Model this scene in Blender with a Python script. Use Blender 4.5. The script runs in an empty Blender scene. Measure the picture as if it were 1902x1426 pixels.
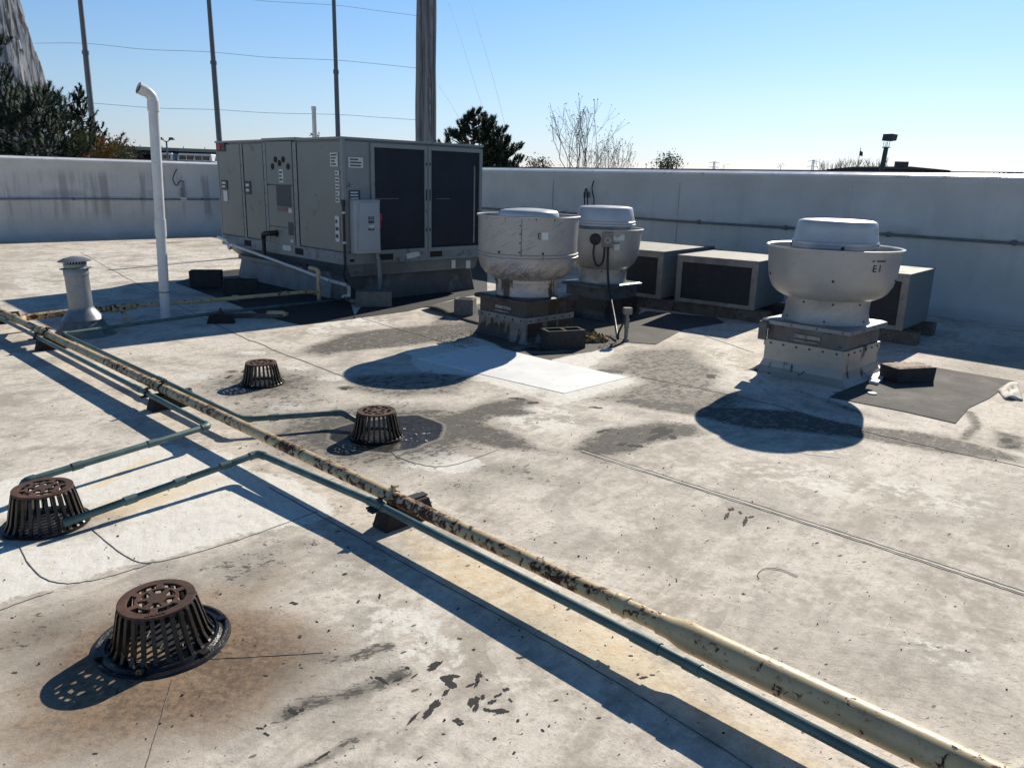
import bpy, math, random
import numpy as np
from mathutils import Vector, Matrix
R = math.radians
S = bpy.context.scene
random.seed(7); rng = np.random.default_rng(5)

# ------------------------------------------------------------------ camera
EYE, TH, RO, FPX, IW, IH = 1.65, .2575, .0258, 1443.0, 1902.0, 1426.0
Fv = Vector((0, math.cos(TH), -math.sin(TH)))
R0 = Vector((1, 0, 0)); U0 = R0.cross(Fv)
Rv = R0*math.cos(RO) + U0*math.sin(RO)
Uv = -R0*math.sin(RO) + U0*math.cos(RO)
cd = bpy.data.cameras.new('camera'); cam = bpy.data.objects.new('camera', cd)
S.collection.objects.link(cam)
cd.sensor_fit = 'HORIZONTAL'; cd.sensor_width = 36; cd.lens = FPX/IW*36
cd.clip_start = .05; cd.clip_end = 4000
Mc = Matrix((Rv, Uv, -Fv)).transposed().to_4x4(); Mc.translation = Vector((0, 0, EYE))
cam.matrix_world = Mc
S.camera = cam

# ------------------------------------------------------------------ light
AZ, EL = R(29), R(31)
wd = bpy.data.worlds.new('World'); S.world = wd; wd.use_nodes = True
nt = wd.node_tree; bg = nt.nodes['Background']
sky = nt.nodes.new('ShaderNodeTexSky'); sky.sky_type = 'NISHITA'; sky.sun_disc = False
sky.sun_elevation = EL; sky.sun_rotation = AZ; sky.altitude = 100
sky.air_density = 1.2; sky.dust_density = 0.15; sky.ozone_density = 3.0
tcw = nt.nodes.new('ShaderNodeTexCoord'); sep = nt.nodes.new('ShaderNodeSeparateXYZ'); nt.links.new(tcw.outputs['Generated'], sep.inputs[0])
rmp = nt.nodes.new('ShaderNodeValToRGB'); nt.links.new(sep.outputs[2], rmp.inputs[0])      # hazy blue-white horizon; unseen overhead dimmed and blued to deepen shadows
el_ = rmp.color_ramp.elements; el_[0].position = 0; el_[0].color = (.68, .74, 1.15, 1); el_[1].position = 1; el_[1].color = (.19, .35, .49, 1)
for p_, c_ in ((.03, (.66, .74, 1.10, 1)), (.10, (.72, .80, 1.0, 1)), (.20, (.66, .82, 1.04, 1)), (.30, (.42, .64, .82, 1)), (.45, (.23, .42, .56, 1))):
    e_ = el_.new(p_); e_.color = c_
mxs = nt.nodes.new('ShaderNodeMix'); mxs.data_type = 'RGBA'; mxs.blend_type = 'MULTIPLY'; mxs.inputs[0].default_value = 1
nt.links.new(sky.outputs[0], mxs.inputs[6]); nt.links.new(rmp.outputs[0], mxs.inputs[7])
nt.links.new(mxs.outputs[2], bg.inputs[0]); bg.inputs[1].default_value = .100
sl = bpy.data.lights.new('sun', 'SUN'); sl.energy = 5.0; sl.angle = R(.5); sl.color = (1, .925, .80)
so = bpy.data.objects.new('sun', sl); S.collection.objects.link(so)
sdir = Vector((math.sin(AZ)*math.cos(EL), math.cos(AZ)*math.cos(EL), math.sin(EL)))
so.rotation_euler = sdir.to_track_quat('Z', 'Y').to_euler(); so.location = sdir*60
S.view_settings.view_transform = 'Standard'; S.view_settings.look = 'None'
S.view_settings.exposure = 0.27; S.view_settings.gamma = 1

# ------------------------------------------------------------------ helpers
YAW = -.797
u = Vector((math.cos(YAW), math.sin(YAW), 0)); w = Vector((-math.sin(YAW), math.cos(YAW), 0))
BW = math.atan2(w.y, w.x)          # rotation that turns local x onto w, local y onto -u
col = S.collection

def P(px, py, z=0.0):              # a point of the photo at height z, in metres
    d = Fv + Rv*((px-IW/2)/FPX) - Uv*((py-IH/2)/FPX)
    t = (z-EYE)/d.z
    return Vector((0, 0, EYE)) + d*t
def PD(px, py, Y):                 # a point of the photo at distance Y
    d = Fv + Rv*((px-IW/2)/FPX) - Uv*((py-IH/2)/FPX)
    return Vector((0, 0, EYE)) + d*(Y/d.y)

class MB:
    def __init__(s): s.v = []; s.f = []; s.M = Matrix.Identity(4)
    def add(s, vs, fs):
        n = len(s.v); M = s.M
        s.v += [tuple(M @ Vector(p)) for p in vs]; s.f += [tuple(i+n for i in q) for q in fs]; return s
    def box(s, x0, x1, y0, y1, z0, z1, tx=0, ty=0):
        return s.add([(x0, y0, z0), (x1, y0, z0), (x1, y1, z0), (x0, y1, z0),
                      (x0+tx, y0+ty, z1), (x1-tx, y0+ty, z1), (x1-tx, y1-ty, z1), (x0+tx, y1-ty, z1)],
                     [(3, 2, 1, 0), (4, 5, 6, 7), (0, 1, 5, 4), (1, 2, 6, 5), (2, 3, 7, 6), (3, 0, 4, 7)])
    def lathe(s, prof, n=48, c=(0, 0, 0), closed=False, capb=False, capt=False, a0=0):
        vs = []; fs = []; k = len(prof)
        for r, z in prof:
            for i in range(n):
                a = a0+2*math.pi*i/n; vs.append((c[0]+r*math.cos(a), c[1]+r*math.sin(a), c[2]+z))
        rows = k if closed else k-1
        for j in range(rows):
            j2 = (j+1) % k
            for i in range(n):
                i2 = (i+1) % n; fs.append((j*n+i, j*n+i2, j2*n+i2, j2*n+i))
        if capb: fs.append(tuple(range(n-1, -1, -1)))
        if capt: fs.append(tuple(range((k-1)*n, k*n)))
        return s.add(vs, fs)
    def tube(s, pts, r, n=16, caps=True):
        pts = [Vector(p) for p in pts]; rs = r if isinstance(r, (list, tuple)) else [r]*len(pts)
        vs = []; fs = []; pn = None
        for i, p in enumerate(pts):
            d = (pts[min(i+1, len(pts)-1)]-pts[max(i-1, 0)]).normalized()
            if pn is None:
                a = Vector((0, 0, 1)) if abs(d.z) < .9 else Vector((1, 0, 0)); pn = a.cross(d).normalized()
            pn = (pn-d*pn.dot(d)).normalized(); b = d.cross(pn)
            for k in range(n):
                t = 2*math.pi*k/n; vs.append(tuple(p+(pn*math.cos(t)+b*math.sin(t))*rs[i]))
        for i in range(len(pts)-1):
            for k in range(n):
                k2 = (k+1) % n; fs.append((i*n+k, i*n+k2, (i+1)*n+k2, (i+1)*n+k))
        if caps: fs.append(tuple(range(n-1, -1, -1))); fs.append(tuple(range((len(pts)-1)*n, len(pts)*n)))
        return s.add(vs, fs)
    def prism(s, poly, z0, z1):
        n = len(poly)
        return s.add([(p[0], p[1], z0) for p in poly]+[(p[0], p[1], z1) for p in poly],
                     [tuple(range(n-1, -1, -1)), tuple(range(n, 2*n))]+[(i, (i+1) % n, n+(i+1) % n, n+i) for i in range(n)])
    def build(s, name, mat, parent=None, smooth=False, bevel=0, loc=None, ang=40):
        me = bpy.data.meshes.new(name); me.from_pydata(s.v, [], s.f); me.update()
        o = bpy.data.objects.new(name, me); col.objects.link(o)
        me.materials.append(mat)
        if smooth: me.shade_smooth(); 
        if smooth and ang:
            try: me.set_sharp_from_angle(angle=R(ang))
            except Exception: pass
        if parent: o.parent = parent
        if loc: o.location = loc
        if bevel:
            b = o.modifiers.new('bevel', 'BEVEL'); b.width = bevel; b.segments = 2; b.limit_method = 'ANGLE'
        return o
def smoothpath(pts, n=8):
    pts = [Vector(p) for p in pts]; out = []
    for i in range(len(pts)-1):
        p0, p1, p2, p3 = pts[max(i-1, 0)], pts[i], pts[i+1], pts[min(i+2, len(pts)-1)]
        for k in range(n):
            t = k/n; out.append(.5*((2*p1)+(p2-p0)*t+(2*p0-5*p1+4*p2-p3)*t*t+(3*p1-p0-3*p2+p3)*t**3))
    return out+[pts[-1]]
def tag(o, label=None, cat=None, group=None, kind=None):
    if label: o['label'] = label
    if cat: o['category'] = cat
    if group: o['group'] = group
    if kind: o['kind'] = kind
    return o
def thing(name, label, cat, loc=(0, 0, 0), rz=0, group=None):
    o = bpy.data.objects.new(name, None); col.objects.link(o); o.empty_display_size = .1
    o.location = loc; o.rotation_euler = (0, 0, rz); return tag(o, label, cat, group)
def copy_tree(o, parent=None):
    c = o.copy(); col.objects.link(c); c.parent = parent
    for ch in list(o.children): copy_tree(ch, c)
    return c
def text_part(name, s, size, mat, parent, M, depth=.001, wrap=None):
    cu = bpy.data.curves.new('t', 'FONT'); cu.body = s; cu.size = size; cu.extrude = depth
    cu.align_x = 'CENTER'; cu.align_y = 'CENTER'
    to = bpy.data.objects.new('t', cu); col.objects.link(to)
    bpy.context.view_layer.update()
    me = bpy.data.meshes.new_from_object(to.evaluated_get(bpy.context.evaluated_depsgraph_get()))
    bpy.data.objects.remove(to); me.name = name
    if wrap:                                   # wrap round a cylinder of radius wrap, facing local -y
        for v in me.vertices:
            a = v.co.x/wrap; rr = wrap+v.co.z
            v.co = Vector((rr*math.sin(a), -rr*math.cos(a), v.co.y))
    me.transform(M)
    me.materials.clear(); me.materials.append(mat)
    o = bpy.data.objects.new(name, me); col.objects.link(o); o.parent = parent
    return o

# ------------------------------------------------------------------ materials
class NT:
    def __init__(s, name):
        s.m = bpy.data.materials.new(name); s.m.use_nodes = True; s.t = s.m.node_tree
        s.b = s.t.nodes['Principled BSDF']; s.tc = None
    def n(s, k, **kw):
        x = s.t.nodes.new(k)
        for a, b in kw.items(): setattr(x, a, b)
        return x
    def put(s, sock, v):
        if isinstance(v, bpy.types.NodeSocket): s.t.links.new(v, sock)
        elif isinstance(v, (tuple, list)) and len(v) == 3 and sock.type == 'RGBA': sock.default_value = (*v, 1)
        else: sock.default_value = v
    def obj(s):
        if not s.tc: s.tc = s.n('ShaderNodeTexCoord')
        return s.tc.outputs['Object']
    def world(s): return s.n('ShaderNodeNewGeometry').outputs['Position']
    def mapping(s, v, sc=(1, 1, 1), rot=(0, 0, 0), loc=(0, 0, 0)):
        if any(rot):
            r_ = s.n('ShaderNodeMapping'); s.put(r_.inputs[0], v); r_.inputs['Rotation'].default_value = rot; v = r_.outputs[0]
        x = s.n('ShaderNodeMapping'); s.put(x.inputs[0], v); x.inputs['Scale'].default_value = sc
        x.inputs['Location'].default_value = loc; return x.outputs[0]
    def noise(s, v, sc, det=5, rough=.6, dist=0):
        x = s.n('ShaderNodeTexNoise'); s.put(x.inputs['Vector'], v); x.inputs['Scale'].default_value = sc
        x.inputs['Detail'].default_value = det; x.inputs['Roughness'].default_value = rough
        x.inputs['Distortion'].default_value = dist; return x.outputs[0]
    def vor(s, v, sc, out=0, feature='F1'):
        x = s.n('ShaderNodeTexVoronoi', feature=feature); s.put(x.inputs['Vector'], v); x.inputs['Scale'].default_value = sc
        return x.outputs[out]
    def math(s, op, a, b=0.0, c=None, clamp=False):
        x = s.n('ShaderNodeMath', operation=op); x.use_clamp = clamp
        s.put(x.inputs[0], a); s.put(x.inputs[1], b)
        if c is not None: s.put(x.inputs[2], c)
        return x.outputs[0]
    def ramp(s, v, a, b, lo=0.0, hi=1.0):
        x = s.n('ShaderNodeMapRange', interpolation_type='SMOOTHSTEP')
        s.put(x.inputs[0], v)
        for i, q in enumerate((a, b, lo, hi)): s.put(x.inputs[i+1], q)
        return x.outputs[0]
    def mix(s, f, a, b, mode='MIX'):
        x = s.n('ShaderNodeMix', data_type='RGBA', blend_type=mode)
        s.put(x.inputs[0], f); s.put(x.inputs[6], a); s.put(x.inputs[7], b); return x.outputs[2]
    def attr(s, nm):
        x = s.n('ShaderNodeAttribute'); x.attribute_name = nm; return x.outputs['Fac']
    def bump(s, h, st=.3, d=.01):
        x = s.n('ShaderNodeBump'); s.put(x.inputs['Height'], h); x.inputs['Strength'].default_value = st
        x.inputs['Distance'].default_value = d; s.t.links.new(x.outputs[0], s.b.inputs['Normal'])
    def out(s, c=None, rough=None, metal=None, spec=None):
        if c is not None: s.put(s.b.inputs['Base Color'], c)
        if rough is not None: s.put(s.b.inputs['Roughness'], rough)
        if metal is not None: s.put(s.b.inputs['Metallic'], metal)
        if spec is not None: s.put(s.b.inputs['Specular IOR Level'], spec)
        return s.m

def plain(name, c, rough=.6, metal=0, var=.15, sc=6, dirt=None, dirtamt=.0, bump=.1, spec=None, streak=False):
    """painted / plain surface with tone variation, blotches of dirt and a little relief"""
    t = NT(name); v = t.obj()
    n1 = t.noise(v, sc, 5)
    c1 = tuple(x*(1-var) for x in c); c2 = tuple(min(1, x*(1+var)) for x in c)
    cc = t.mix(t.ramp(n1, .3, .7), c1, c2)
    if dirt:
        vv = t.mapping(v, (1, 1, .18)) if streak else v
        n2 = t.noise(vv, sc*2.3, 6, .65, .4)
        cc = t.mix(t.ramp(n2, .62-dirtamt*.25, .72-dirtamt*.1), cc, dirt)
    if bump: t.bump(t.noise(v, sc*9, 4), bump, .004)
    return t.out(cc, t.ramp(n1, .2, .8, max(0, rough-.08), rough+.1), metal, spec)

M = {}
# --- roof membrane: masks come in as mesh attributes, broken up by noise
def roof_mat():
    t = NT('roof_membrane'); v = t.world()
    big = t.noise(v, .5, 4, .6); mid = t.noise(v, 2.3, 7, .66, .4); fine = t.noise(v, 15, 8, .70); fine2 = t.noise(v, 38, 6, .72)
    grit = t.noise(v, 130, 3, .7)
    streak = t.noise(t.mapping(v, (5.5, 1.2, 1), (0, 0, R(38))), 3.2, 8, .74, .6)
    streak2 = t.noise(t.mapping(v, (1.3, 7, 1), (0, 0, R(66))), 4.2, 8, .74, .9)
    flk = t.noise(t.mapping(v, (2.0, 6.5, 1), (0, 0, R(-12))), 11, 7, .75, .3)
    patch = t.noise(v, 1.25, 3, .5, 1.4)
    C = lambda x: t.math('SUBTRACT', x, .5)
    tone = t.math('ADD', t.math('ADD', t.math('MULTIPLY', C(mid), 1.0), t.math('MULTIPLY', C(fine), .75)), t.math('ADD', t.math('MULTIPLY', C(big), .7), t.math('MULTIPLY', C(streak), .6)))
    base = t.mix(t.ramp(tone, -.26, .24), (.42, .372, .31), (.81, .74, .64))
    # hard edged scrubbed / filmed patches
    pf = t.ramp(t.math('ADD', patch, t.math('MULTIPLY', C(fine), .10)), .56, .585)
    base = t.mix(t.math('MULTIPLY', pf, .36), base, (.38, .345, .30))
    pf2 = t.ramp(t.math('ADD', t.noise(t.mapping(v, (1, 1, 1), (0, 0, 1), (5, 2, 0)), 1.7, 3, .5, 1.8), t.math('MULTIPLY', C(fine), .1)), .60, .625)
    base = t.mix(t.math('MULTIPLY', pf2, .30), base, (.82, .76, .66))
    base = t.mix(t.math('MULTIPLY', t.ramp(streak2, .58, .70), .40), base, (.30, .275, .24))
    # fine flecks of grime, elongated
    fl = t.ramp(t.math('ADD', flk, t.math('MULTIPLY', C(mid), .5)), .60, .68)
    base = t.mix(t.math('MULTIPLY', fl, .72), base, (.16, .14, .115))
    scr = t.noise(t.mapping(v, (1.6, 7, 1), (0, 0, R(28))), 17, 8, .8, 1.6)
    base = t.mix(t.math('MULTIPLY', t.ramp(t.math('ADD', scr, t.math('MULTIPLY', C(big), .3)), .57, .63), .60), base, (.15, .13, .11))
    scr2 = t.noise(t.mapping(v, (1.6, 8, 1), (0, 0, R(-35)), (4, 4, 0)), 24, 8, .8, 2.0)
    base = t.mix(t.math('MULTIPLY', t.ramp(t.math('ADD', scr2, t.math('MULTIPLY', C(patch), .3)), .59, .64), .55), base, (.17, .15, .125))
    base = t.mix(t.math('MULTIPLY', t.ramp(fine2, .58, .68), .50), base, (.20, .18, .16))
    base = t.mix(t.math('MULTIPLY', t.ramp(fine2, .40, .32), .25), base, (.85, .82, .77))
    base = t.mix(t.math('MULTIPLY', t.ramp(grit, .60, .74), .28), base, (.16, .15, .13))
    # thin curved scuffs
    for seed, scl in ((.3, 2.6),):
        sc = t.n('ShaderNodeTexWave', wave_type='RINGS'); t.put(sc.inputs['Vector'], t.mapping(v, (1, 1, 1), (0, 0, seed), (seed*3, 1, 0)))
        sc.inputs['Scale'].default_value = scl; sc.inputs['Distortion'].default_value = 5; sc.inputs['Detail'].default_value = 2
        sc.inputs['Detail Scale'].default_value = .7
        scm = t.math('MULTIPLY', t.ramp(sc.outputs['Fac'], .985, .998), t.ramp(patch, .56, .64))
        base = t.mix(t.math('MULTIPLY', scm, .25), base, (.2, .18, .16))
    # white coating
    wn = t.math('ADD', t.attr('white'), t.math('ADD', t.math('MULTIPLY', C(fine), 1.5), t.math('MULTIPLY', C(mid), 1.1)))
    wf = t.ramp(wn, .38, .56)
    wcol = t.mix(t.ramp(t.math('ADD', streak2, C(fine)), .35, .7), (.88, .85, .78), (.74, .70, .62))
    wcol = t.mix(t.math('MULTIPLY', t.ramp(flk, .62, .70), .35), wcol, (.36, .33, .28))
    base = t.mix(t.math('MULTIPLY', wf, .90), base, wcol)
    # yellow rust wash
    yn = t.math('ADD', t.attr('yellow'), t.math('MULTIPLY', C(mid), 1.0))
    base = t.mix(t.math('MULTIPLY', t.ramp(yn, .2, 1.0), .72), base, t.mix(t.ramp(fine, .4, .6), (.74, .55, .30), (.84, .70, .46)))
    # brown
    bn = t.math('ADD', t.attr('brown'), t.math('ADD', t.math('MULTIPLY', C(fine), .55), t.math('MULTIPLY', C(mid), .95)))
    base = t.mix(t.math('MULTIPLY', t.ramp(bn, .0, .75), .92), base, t.mix(t.ramp(t.math('ADD', fine2, C(mid)), .35, .65), (.11, .068, .038), (.27, .18, .105)))
    # grey dirt: a soft film, then crisp flaky patches inside it
    da = t.attr('dirt')
    dn = t.math('ADD', da, t.math('MULTIPLY', C(mid), .8))
    base = t.mix(t.math('MULTIPLY', t.ramp(dn, .10, .85), .74), base, (.185, .168, .14))
    dn2 = t.math('ADD', t.math('MULTIPLY', da, .85), t.math('ADD', t.math('MULTIPLY', C(fine), 2.0), t.math('ADD', t.math('MULTIPLY', C(streak), 1.3), t.math('MULTIPLY', C(flk), 1.6))))
    base = t.mix(t.math('MULTIPLY', t.ramp(dn2, .50, .66), .90), base, t.mix(t.ramp(fine2, .35, .65), (.06, .056, .05), (.13, .12, .105)))
    # black chips where the coat has come off
    cn = t.math('ADD', t.attr('chip'), t.math('ADD', t.math('MULTIPLY', C(fine), 3.2), t.math('MULTIPLY', C(t.noise(t.mapping(v, (1.2, 4, 1), (0, 0, R(-48))), 14, 6, .7)), 3.4)))
    base = t.mix(t.ramp(cn, .80, .90), base, t.mix(t.ramp(fine2, .4, .6), (.035, .033, .03), (.10, .095, .088)))
    # scattered small specks
    sp = t.vor(t.mapping(v, (1, 2.2, 1), (0, 0, R(-38))), 5.5); spd = t.ramp(t.math('ADD', sp, t.math('MULTIPLY', fine, .18)), .155, .17, 1, 0)
    base = t.mix(t.math('MULTIPLY', t.math('MULTIPLY', spd, t.ramp(mid, .46, .54)), .85), base, (.06, .055, .05))
    sp2 = t.vor(t.mapping(v, (1, 1.7, 1), (0, 0, .6), (3, 1, 0)), 15); spd2 = t.ramp(t.math('ADD', sp2, t.math('MULTIPLY', fine, .2)), .18, .20, 1, 0)
    base = t.mix(t.math('MULTIPLY', t.math('MULTIPLY', spd2, t.ramp(streak, .48, .54)), .75), base, (.09, .08, .07))
    # wet / ponding, with a dried tide line round it
    wt = t.math('ADD', t.attr('wet'), t.math('MULTIPLY', C(mid), .5)); wet = t.ramp(wt, .42, .55)
    base = t.mix(t.math('MULTIPLY', t.math('MULTIPLY', t.ramp(wt, .12, .30), t.ramp(wt, .46, .34)), .5), base, (.33, .31, .27))
    base = t.mix(t.math('MULTIPLY', wet, .90), base, t.mix(t.ramp(fine, .4, .6), (.028, .027, .025), (.06, .056, .05)))
    rough = t.mix(wet, (.85, .85, .85), (.18, .18, .18))
    h = t.math('ADD', t.math('MULTIPLY', mid, .8), t.math('MULTIPLY', fine, .45))
    h = t.math('ADD', h, t.math('ADD', t.math('MULTIPLY', grit, .07), t.math('MULTIPLY', fine2, .15)))
    t.bump(h, .42, .02)
    t.out(base, rough, 0, .3)
    return t.m
M['roof'] = roof_mat()
def parapet_mat(name, st_amt):
    t = NT(name); v = t.obj()       # local: x along wall, y into wall, z up
    n = t.noise(v, 1.1, 5, .6); st = t.noise(t.mapping(v, (1, 1, .06)), 2.2, 5, .6, .15); st2 = t.noise(t.mapping(v, (1, 1, .05)), 7, 4, .6)
    f = t.noise(v, 14, 5)
    b = t.mix(t.ramp(n, .3, .7), (.55, .54, .51), (.65, .64, .605))
    z = t.n('ShaderNodeSeparateXYZ'); t.put(z.inputs[0], v)
    low = t.math('MULTIPLY', t.ramp(z.outputs[2], 1.68, 1.4), t.ramp(z.outputs[2], .3, .7))
    b = t.mix(t.math('MULTIPLY', t.math('MULTIPLY', t.ramp(st, .50, .60), low), .75*st_amt), b, (.27, .25, .235))
    b = t.mix(t.math('MULTIPLY', t.math('MULTIPLY', t.ramp(st2, .54, .64), low), .4*st_amt), b, (.3, .28, .26))
    b = t.mix(t.math('MULTIPLY', t.ramp(f, .58, .74), .25), b, (.33, .32, .3))
    # grime above the conduit, then darker towards the foot
    g = t.math('MULTIPLY', t.ramp(z.outputs[2], .98, 1.02), t.ramp(z.outputs[2], 1.22, 1.04))
    b = t.mix(t.math('MULTIPLY', t.math('MULTIPLY', g, t.ramp(n, .48, .62)), .5), b, (.26, .24, .22))
    b = t.mix(t.math('MULTIPLY', t.ramp(t.math('ADD', z.outputs[2], t.math('MULTIPLY', n, .25)), .30, .12), .35), b, (.30, .29, .27))
    w2 = t.noise(t.mapping(v, (1, 1, 2.2), (0, .5, 0)), 2.0, 3, .5, .6)
    t.bump(t.math('ADD', w2, t.math('MULTIPLY', f, .08)), .55, .035)
    return t.out(b, .6, 0, .35)
M['parapet'] = parapet_mat('parapet_membrane', .12); M['parapet_l'] = parapet_mat('streaked_parapet_membrane', .8)
M['coping'] = plain('coping_metal', (.74, .75, .76), .32, 0, .06, 3, (.35, .33, .3), .1, .05)
M['coping_dark'] = plain('coping_edge', (.05, .05, .055), .5)
M['seam'] = plain('seam_edge', (.17, .155, .135), .85, 0, .5, 12)
M['seam_light'] = plain('seam_lap', (.62, .57, .49), .75, 0, .15, 9, (.25, .23, .2), .3)
M['patch'] = plain('fresh_white_membrane', (.88, .88, .86), .55, 0, .04, 3, (.62, .6, .57), .1, .25)
M['cabinet'] = plain('cabinet_paint', (.21, .222, .20), .42, 0, .07, 2.2, (.12, .125, .115), .15, .04)
M['cabinet_cool'] = plain('cabinet_paint_grey', (.235, .26, .26), .40, 0, .07, 2.5, (.1, .105, .1), .15, .04)
M['rail'] = plain('base_rail_paint', (.195, .235, .26), .45, 0, .12, 3, (.08, .08, .075), .35, .08)
M['adapter_dark'] = plain('dark_fan_curb_metal', (.085, .10, .11), .4, .2, .25, 3, (.03, .03, .03), .4, .1)
M['adapter'] = plain('curb_adapter_metal', (.13, .165, .185), .35, .35, .15, 3, (.1, .11, .11), .3, .06)
M['curb_dark'] = plain('shaded_curb_membrane', (.075, .085, .09), .6, 0, .3, 2.0, (.15, .155, .15), .4, .6)  # curb membrane darkened for the front, missing bounce light put into its colour
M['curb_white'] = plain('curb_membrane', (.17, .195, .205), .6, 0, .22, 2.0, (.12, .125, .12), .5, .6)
M['dark_gap'] = plain('dark_gap', (.012, .013, .014), .8)
M['label'] = plain('label_paper', (.62, .63, .62), .6, 0, .08, 20)
M['label_grey'] = plain('label_print', (.06, .065, .07), .6, 0, .3, 60)
M['label_dim'] = plain('filter_lint', (.16, .16, .165), .9)
M['label_red'] = plain('warning_print', (.20, .12, .12), .6, 0, .35, 70)
M['red'] = plain('red_paint', (.45, .02, .03), .45)
M['badge'] = plain('badge_black', (.02, .02, .022), .4)
M['box_grey'] = plain('switch_box_paint', (.36, .40, .42), .38, 0, .06, 4)
M['teal_label'] = plain('teal_label', (.1, .42, .38), .5)
M['black_rubber'] = plain('black_rubber', (.018, .018, .02), .55, 0, .3, 20, None, 0, .3)
M['block_black'] = plain('support_block_rubber', (.02, .018, .018), .85, 0, .4, 25, (.06, .05, .045), .2, .6)
M['conduit'] = plain('conduit_grey', (.18, .19, .20), .45, .3, .2, 12)
def coil_mat(name, c, sc, lint=.05):
    t = NT(name); v = t.obj(); x = t.n('ShaderNodeSeparateXYZ'); t.put(x.inputs[0], v)
    a = t.math('SINE', t.math('MULTIPLY', t.math('ADD', x.outputs[0], x.outputs[1]), sc)); b = t.math('SINE', t.math('MULTIPLY', x.outputs[2], sc))
    n = t.noise(v, 2.2, 5, .6)
    cc = t.mix(t.ramp(n, .3, .7), c, tuple(k*1.9 for k in c))
    sp = t.noise(v, 13, 3, .6); cc = t.mix(t.math('MULTIPLY', t.ramp(sp, .70, .75), lint), cc, (.26, .26, .25)); cc = t.mix(t.math('MULTIPLY', t.ramp(t.noise(t.mapping(v, (1, 1, 3)), 5, 5, .7), .58, .7), lint*.3), cc, (.1, .1, .1))
    t.bump(t.math('ADD', a, b), .25, .003)
    return t.out(cc, .7)
M['coil'] = coil_mat('condenser_coil', (.006, .010, .018), 900)
M['filter'] = coil_mat('dirty_filter_mesh', (.014, .016, .019), 600, .75)
M['pvc'] = plain('white_pvc', (.66, .67, .66), .38, 0, .07, 6, (.45, .44, .4), .12, .03)
M['pvc_dirty'] = plain('dirty_pvc', (.45, .45, .43), .45, 0, .1, 8, (.06, .055, .05), .55, .05)
def alum(name, c, smear=.5, tar=0.0, arcs=False):
    t = NT(name); v = t.obj()
    n = t.noise(v, 3.5, 5, .6); ws = t.noise(t.mapping(v, (2, 2, 5), (.5, .45, .3)), 3.0, 8, .75, 1.8); st = t.noise(t.mapping(v, (1, 1, .12)), 9, 5, .65, .2)
    f = t.noise(v, 40, 4, .7)
    b = t.mix(t.ramp(n, .3, .7), tuple(k*.86 for k in c), c)
    b = t.mix(t.math('MULTIPLY', t.ramp(ws, .50, .64), smear*.55), b, (.17, .15, .14))
    b = t.mix(t.math('MULTIPLY', t.ramp(f, .56, .7), smear*.4), b, (.2, .18, .17))
    if arcs:       # sweeping brush arcs and drips under the rim, in round-the-drum coordinates
        xx = t.n('ShaderNodeSeparateXYZ'); t.put(xx.inputs[0], v); an = t.math('MULTIPLY', t.math('ARCTAN2', xx.outputs[1], xx.outputs[0]), .53)
        cy = t.n('ShaderNodeCombineXYZ'); t.put(cy.inputs[0], an); t.put(cy.inputs[1], xx.outputs[2])
        for k_, (rt_, sc_, lo_, am_) in enumerate((((0, 0, R(-24)), 5, .53, .60), ((0, 0, R(-62)), 6, .57, .45), ((0, 0, R(-15)), 11, .56, .4))):
            ln = t.noise(t.mapping(cy.outputs[0], (1.4, 30, 1), rt_, (k_*3, 0, 0)), sc_*.5, 8, .8, .06)
            b = t.mix(t.math('MULTIPLY', t.math('MULTIPLY', t.ramp(ln, lo_, lo_+.09), t.ramp(n, .38, .55)), am_*float(arcs)), b, (.10, .09, .085))
        dr = t.noise(t.mapping(cy.outputs[0], (1, .06, 1)), 26, 3, .6); top_ = t.math('ADD', t.math('MULTIPLY', xx.outputs[2], 3.2), t.math('MULTIPLY', dr, 1.2))
        b = t.mix(t.math('MULTIPLY', t.ramp(top_, 4.72, 4.82), .9 if arcs > .6 else 0), b, (.03, .026, .024))
        b = t.mix(t.math('MULTIPLY', t.math('MULTIPLY', t.ramp(xx.outputs[2], .90, .72), t.ramp(ws, .42, .58)), .55*float(arcs)), b, (.13, .10, .085))
    if tar:
        blk = t.noise(v, 2.6, 3, .5, .5)
        b = t.mix(t.math('MULTIPLY', t.ramp(t.math('ADD', t.math('ADD', st, t.math('MULTIPLY', blk, .9)), t.math('MULTIPLY', f, .12)), 1.13-.08*tar, 1.19-.08*tar), .92), b, (.018, .015, .014))
        b = t.mix(t.math('MULTIPLY', t.math('MULTIPLY', t.ramp(n, .58, .72), t.ramp(st, .45, .6)), .6*tar), b, (.22, .12, .07))
    t.bump(t.math('ADD', n, t.math('MULTIPLY', f, .05)), .08, .01)
    return t.out(b, t.ramp(n, .2, .8, .32, .52), .25, .5)
M['alu'] = alum('spun_aluminium', (.40, .40, .39), .22, 0, .22)
M['alu_dirty'] = alum('grease_smeared_aluminium', (.42, .405, .39), .5, 0, 1.15)
M['alu_tar'] = alum('tar_streaked_aluminium', (.46, .43, .40), 1.0, .9)
M['alu_cap'] = alum('motor_cover_aluminium', (.52, .535, .55), .18)
M['alu_in'] = plain('windband_inside', (.30, .30, .29), .5, .3, .15, 5, (.12, .11, .1), .4)
M['galv'] = plain('galvanised_steel', (.24, .265, .285), .42, .45, .14, 6, (.2, .2, .19), .25, .05)
M['galv_dark'] = plain('weathered_band_metal', (.12, .125, .125), .45, .4, .25, 5, (.05, .05, .05), .35, .06)
M['curb_fan'] = alum('fan_curb_flashing', (.43, .41, .37), .3, .1)
M['curb_black'] = alum('tar_stained_curb', (.05, .05, .049), .5, 1.2); M['curb_tar'] = alum('tar_spattered_flashing', (.20, .195, .185), 1.0, 2.3)
M['bolt'] = plain('dark_bolt', (.02, .02, .02), .6)
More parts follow.
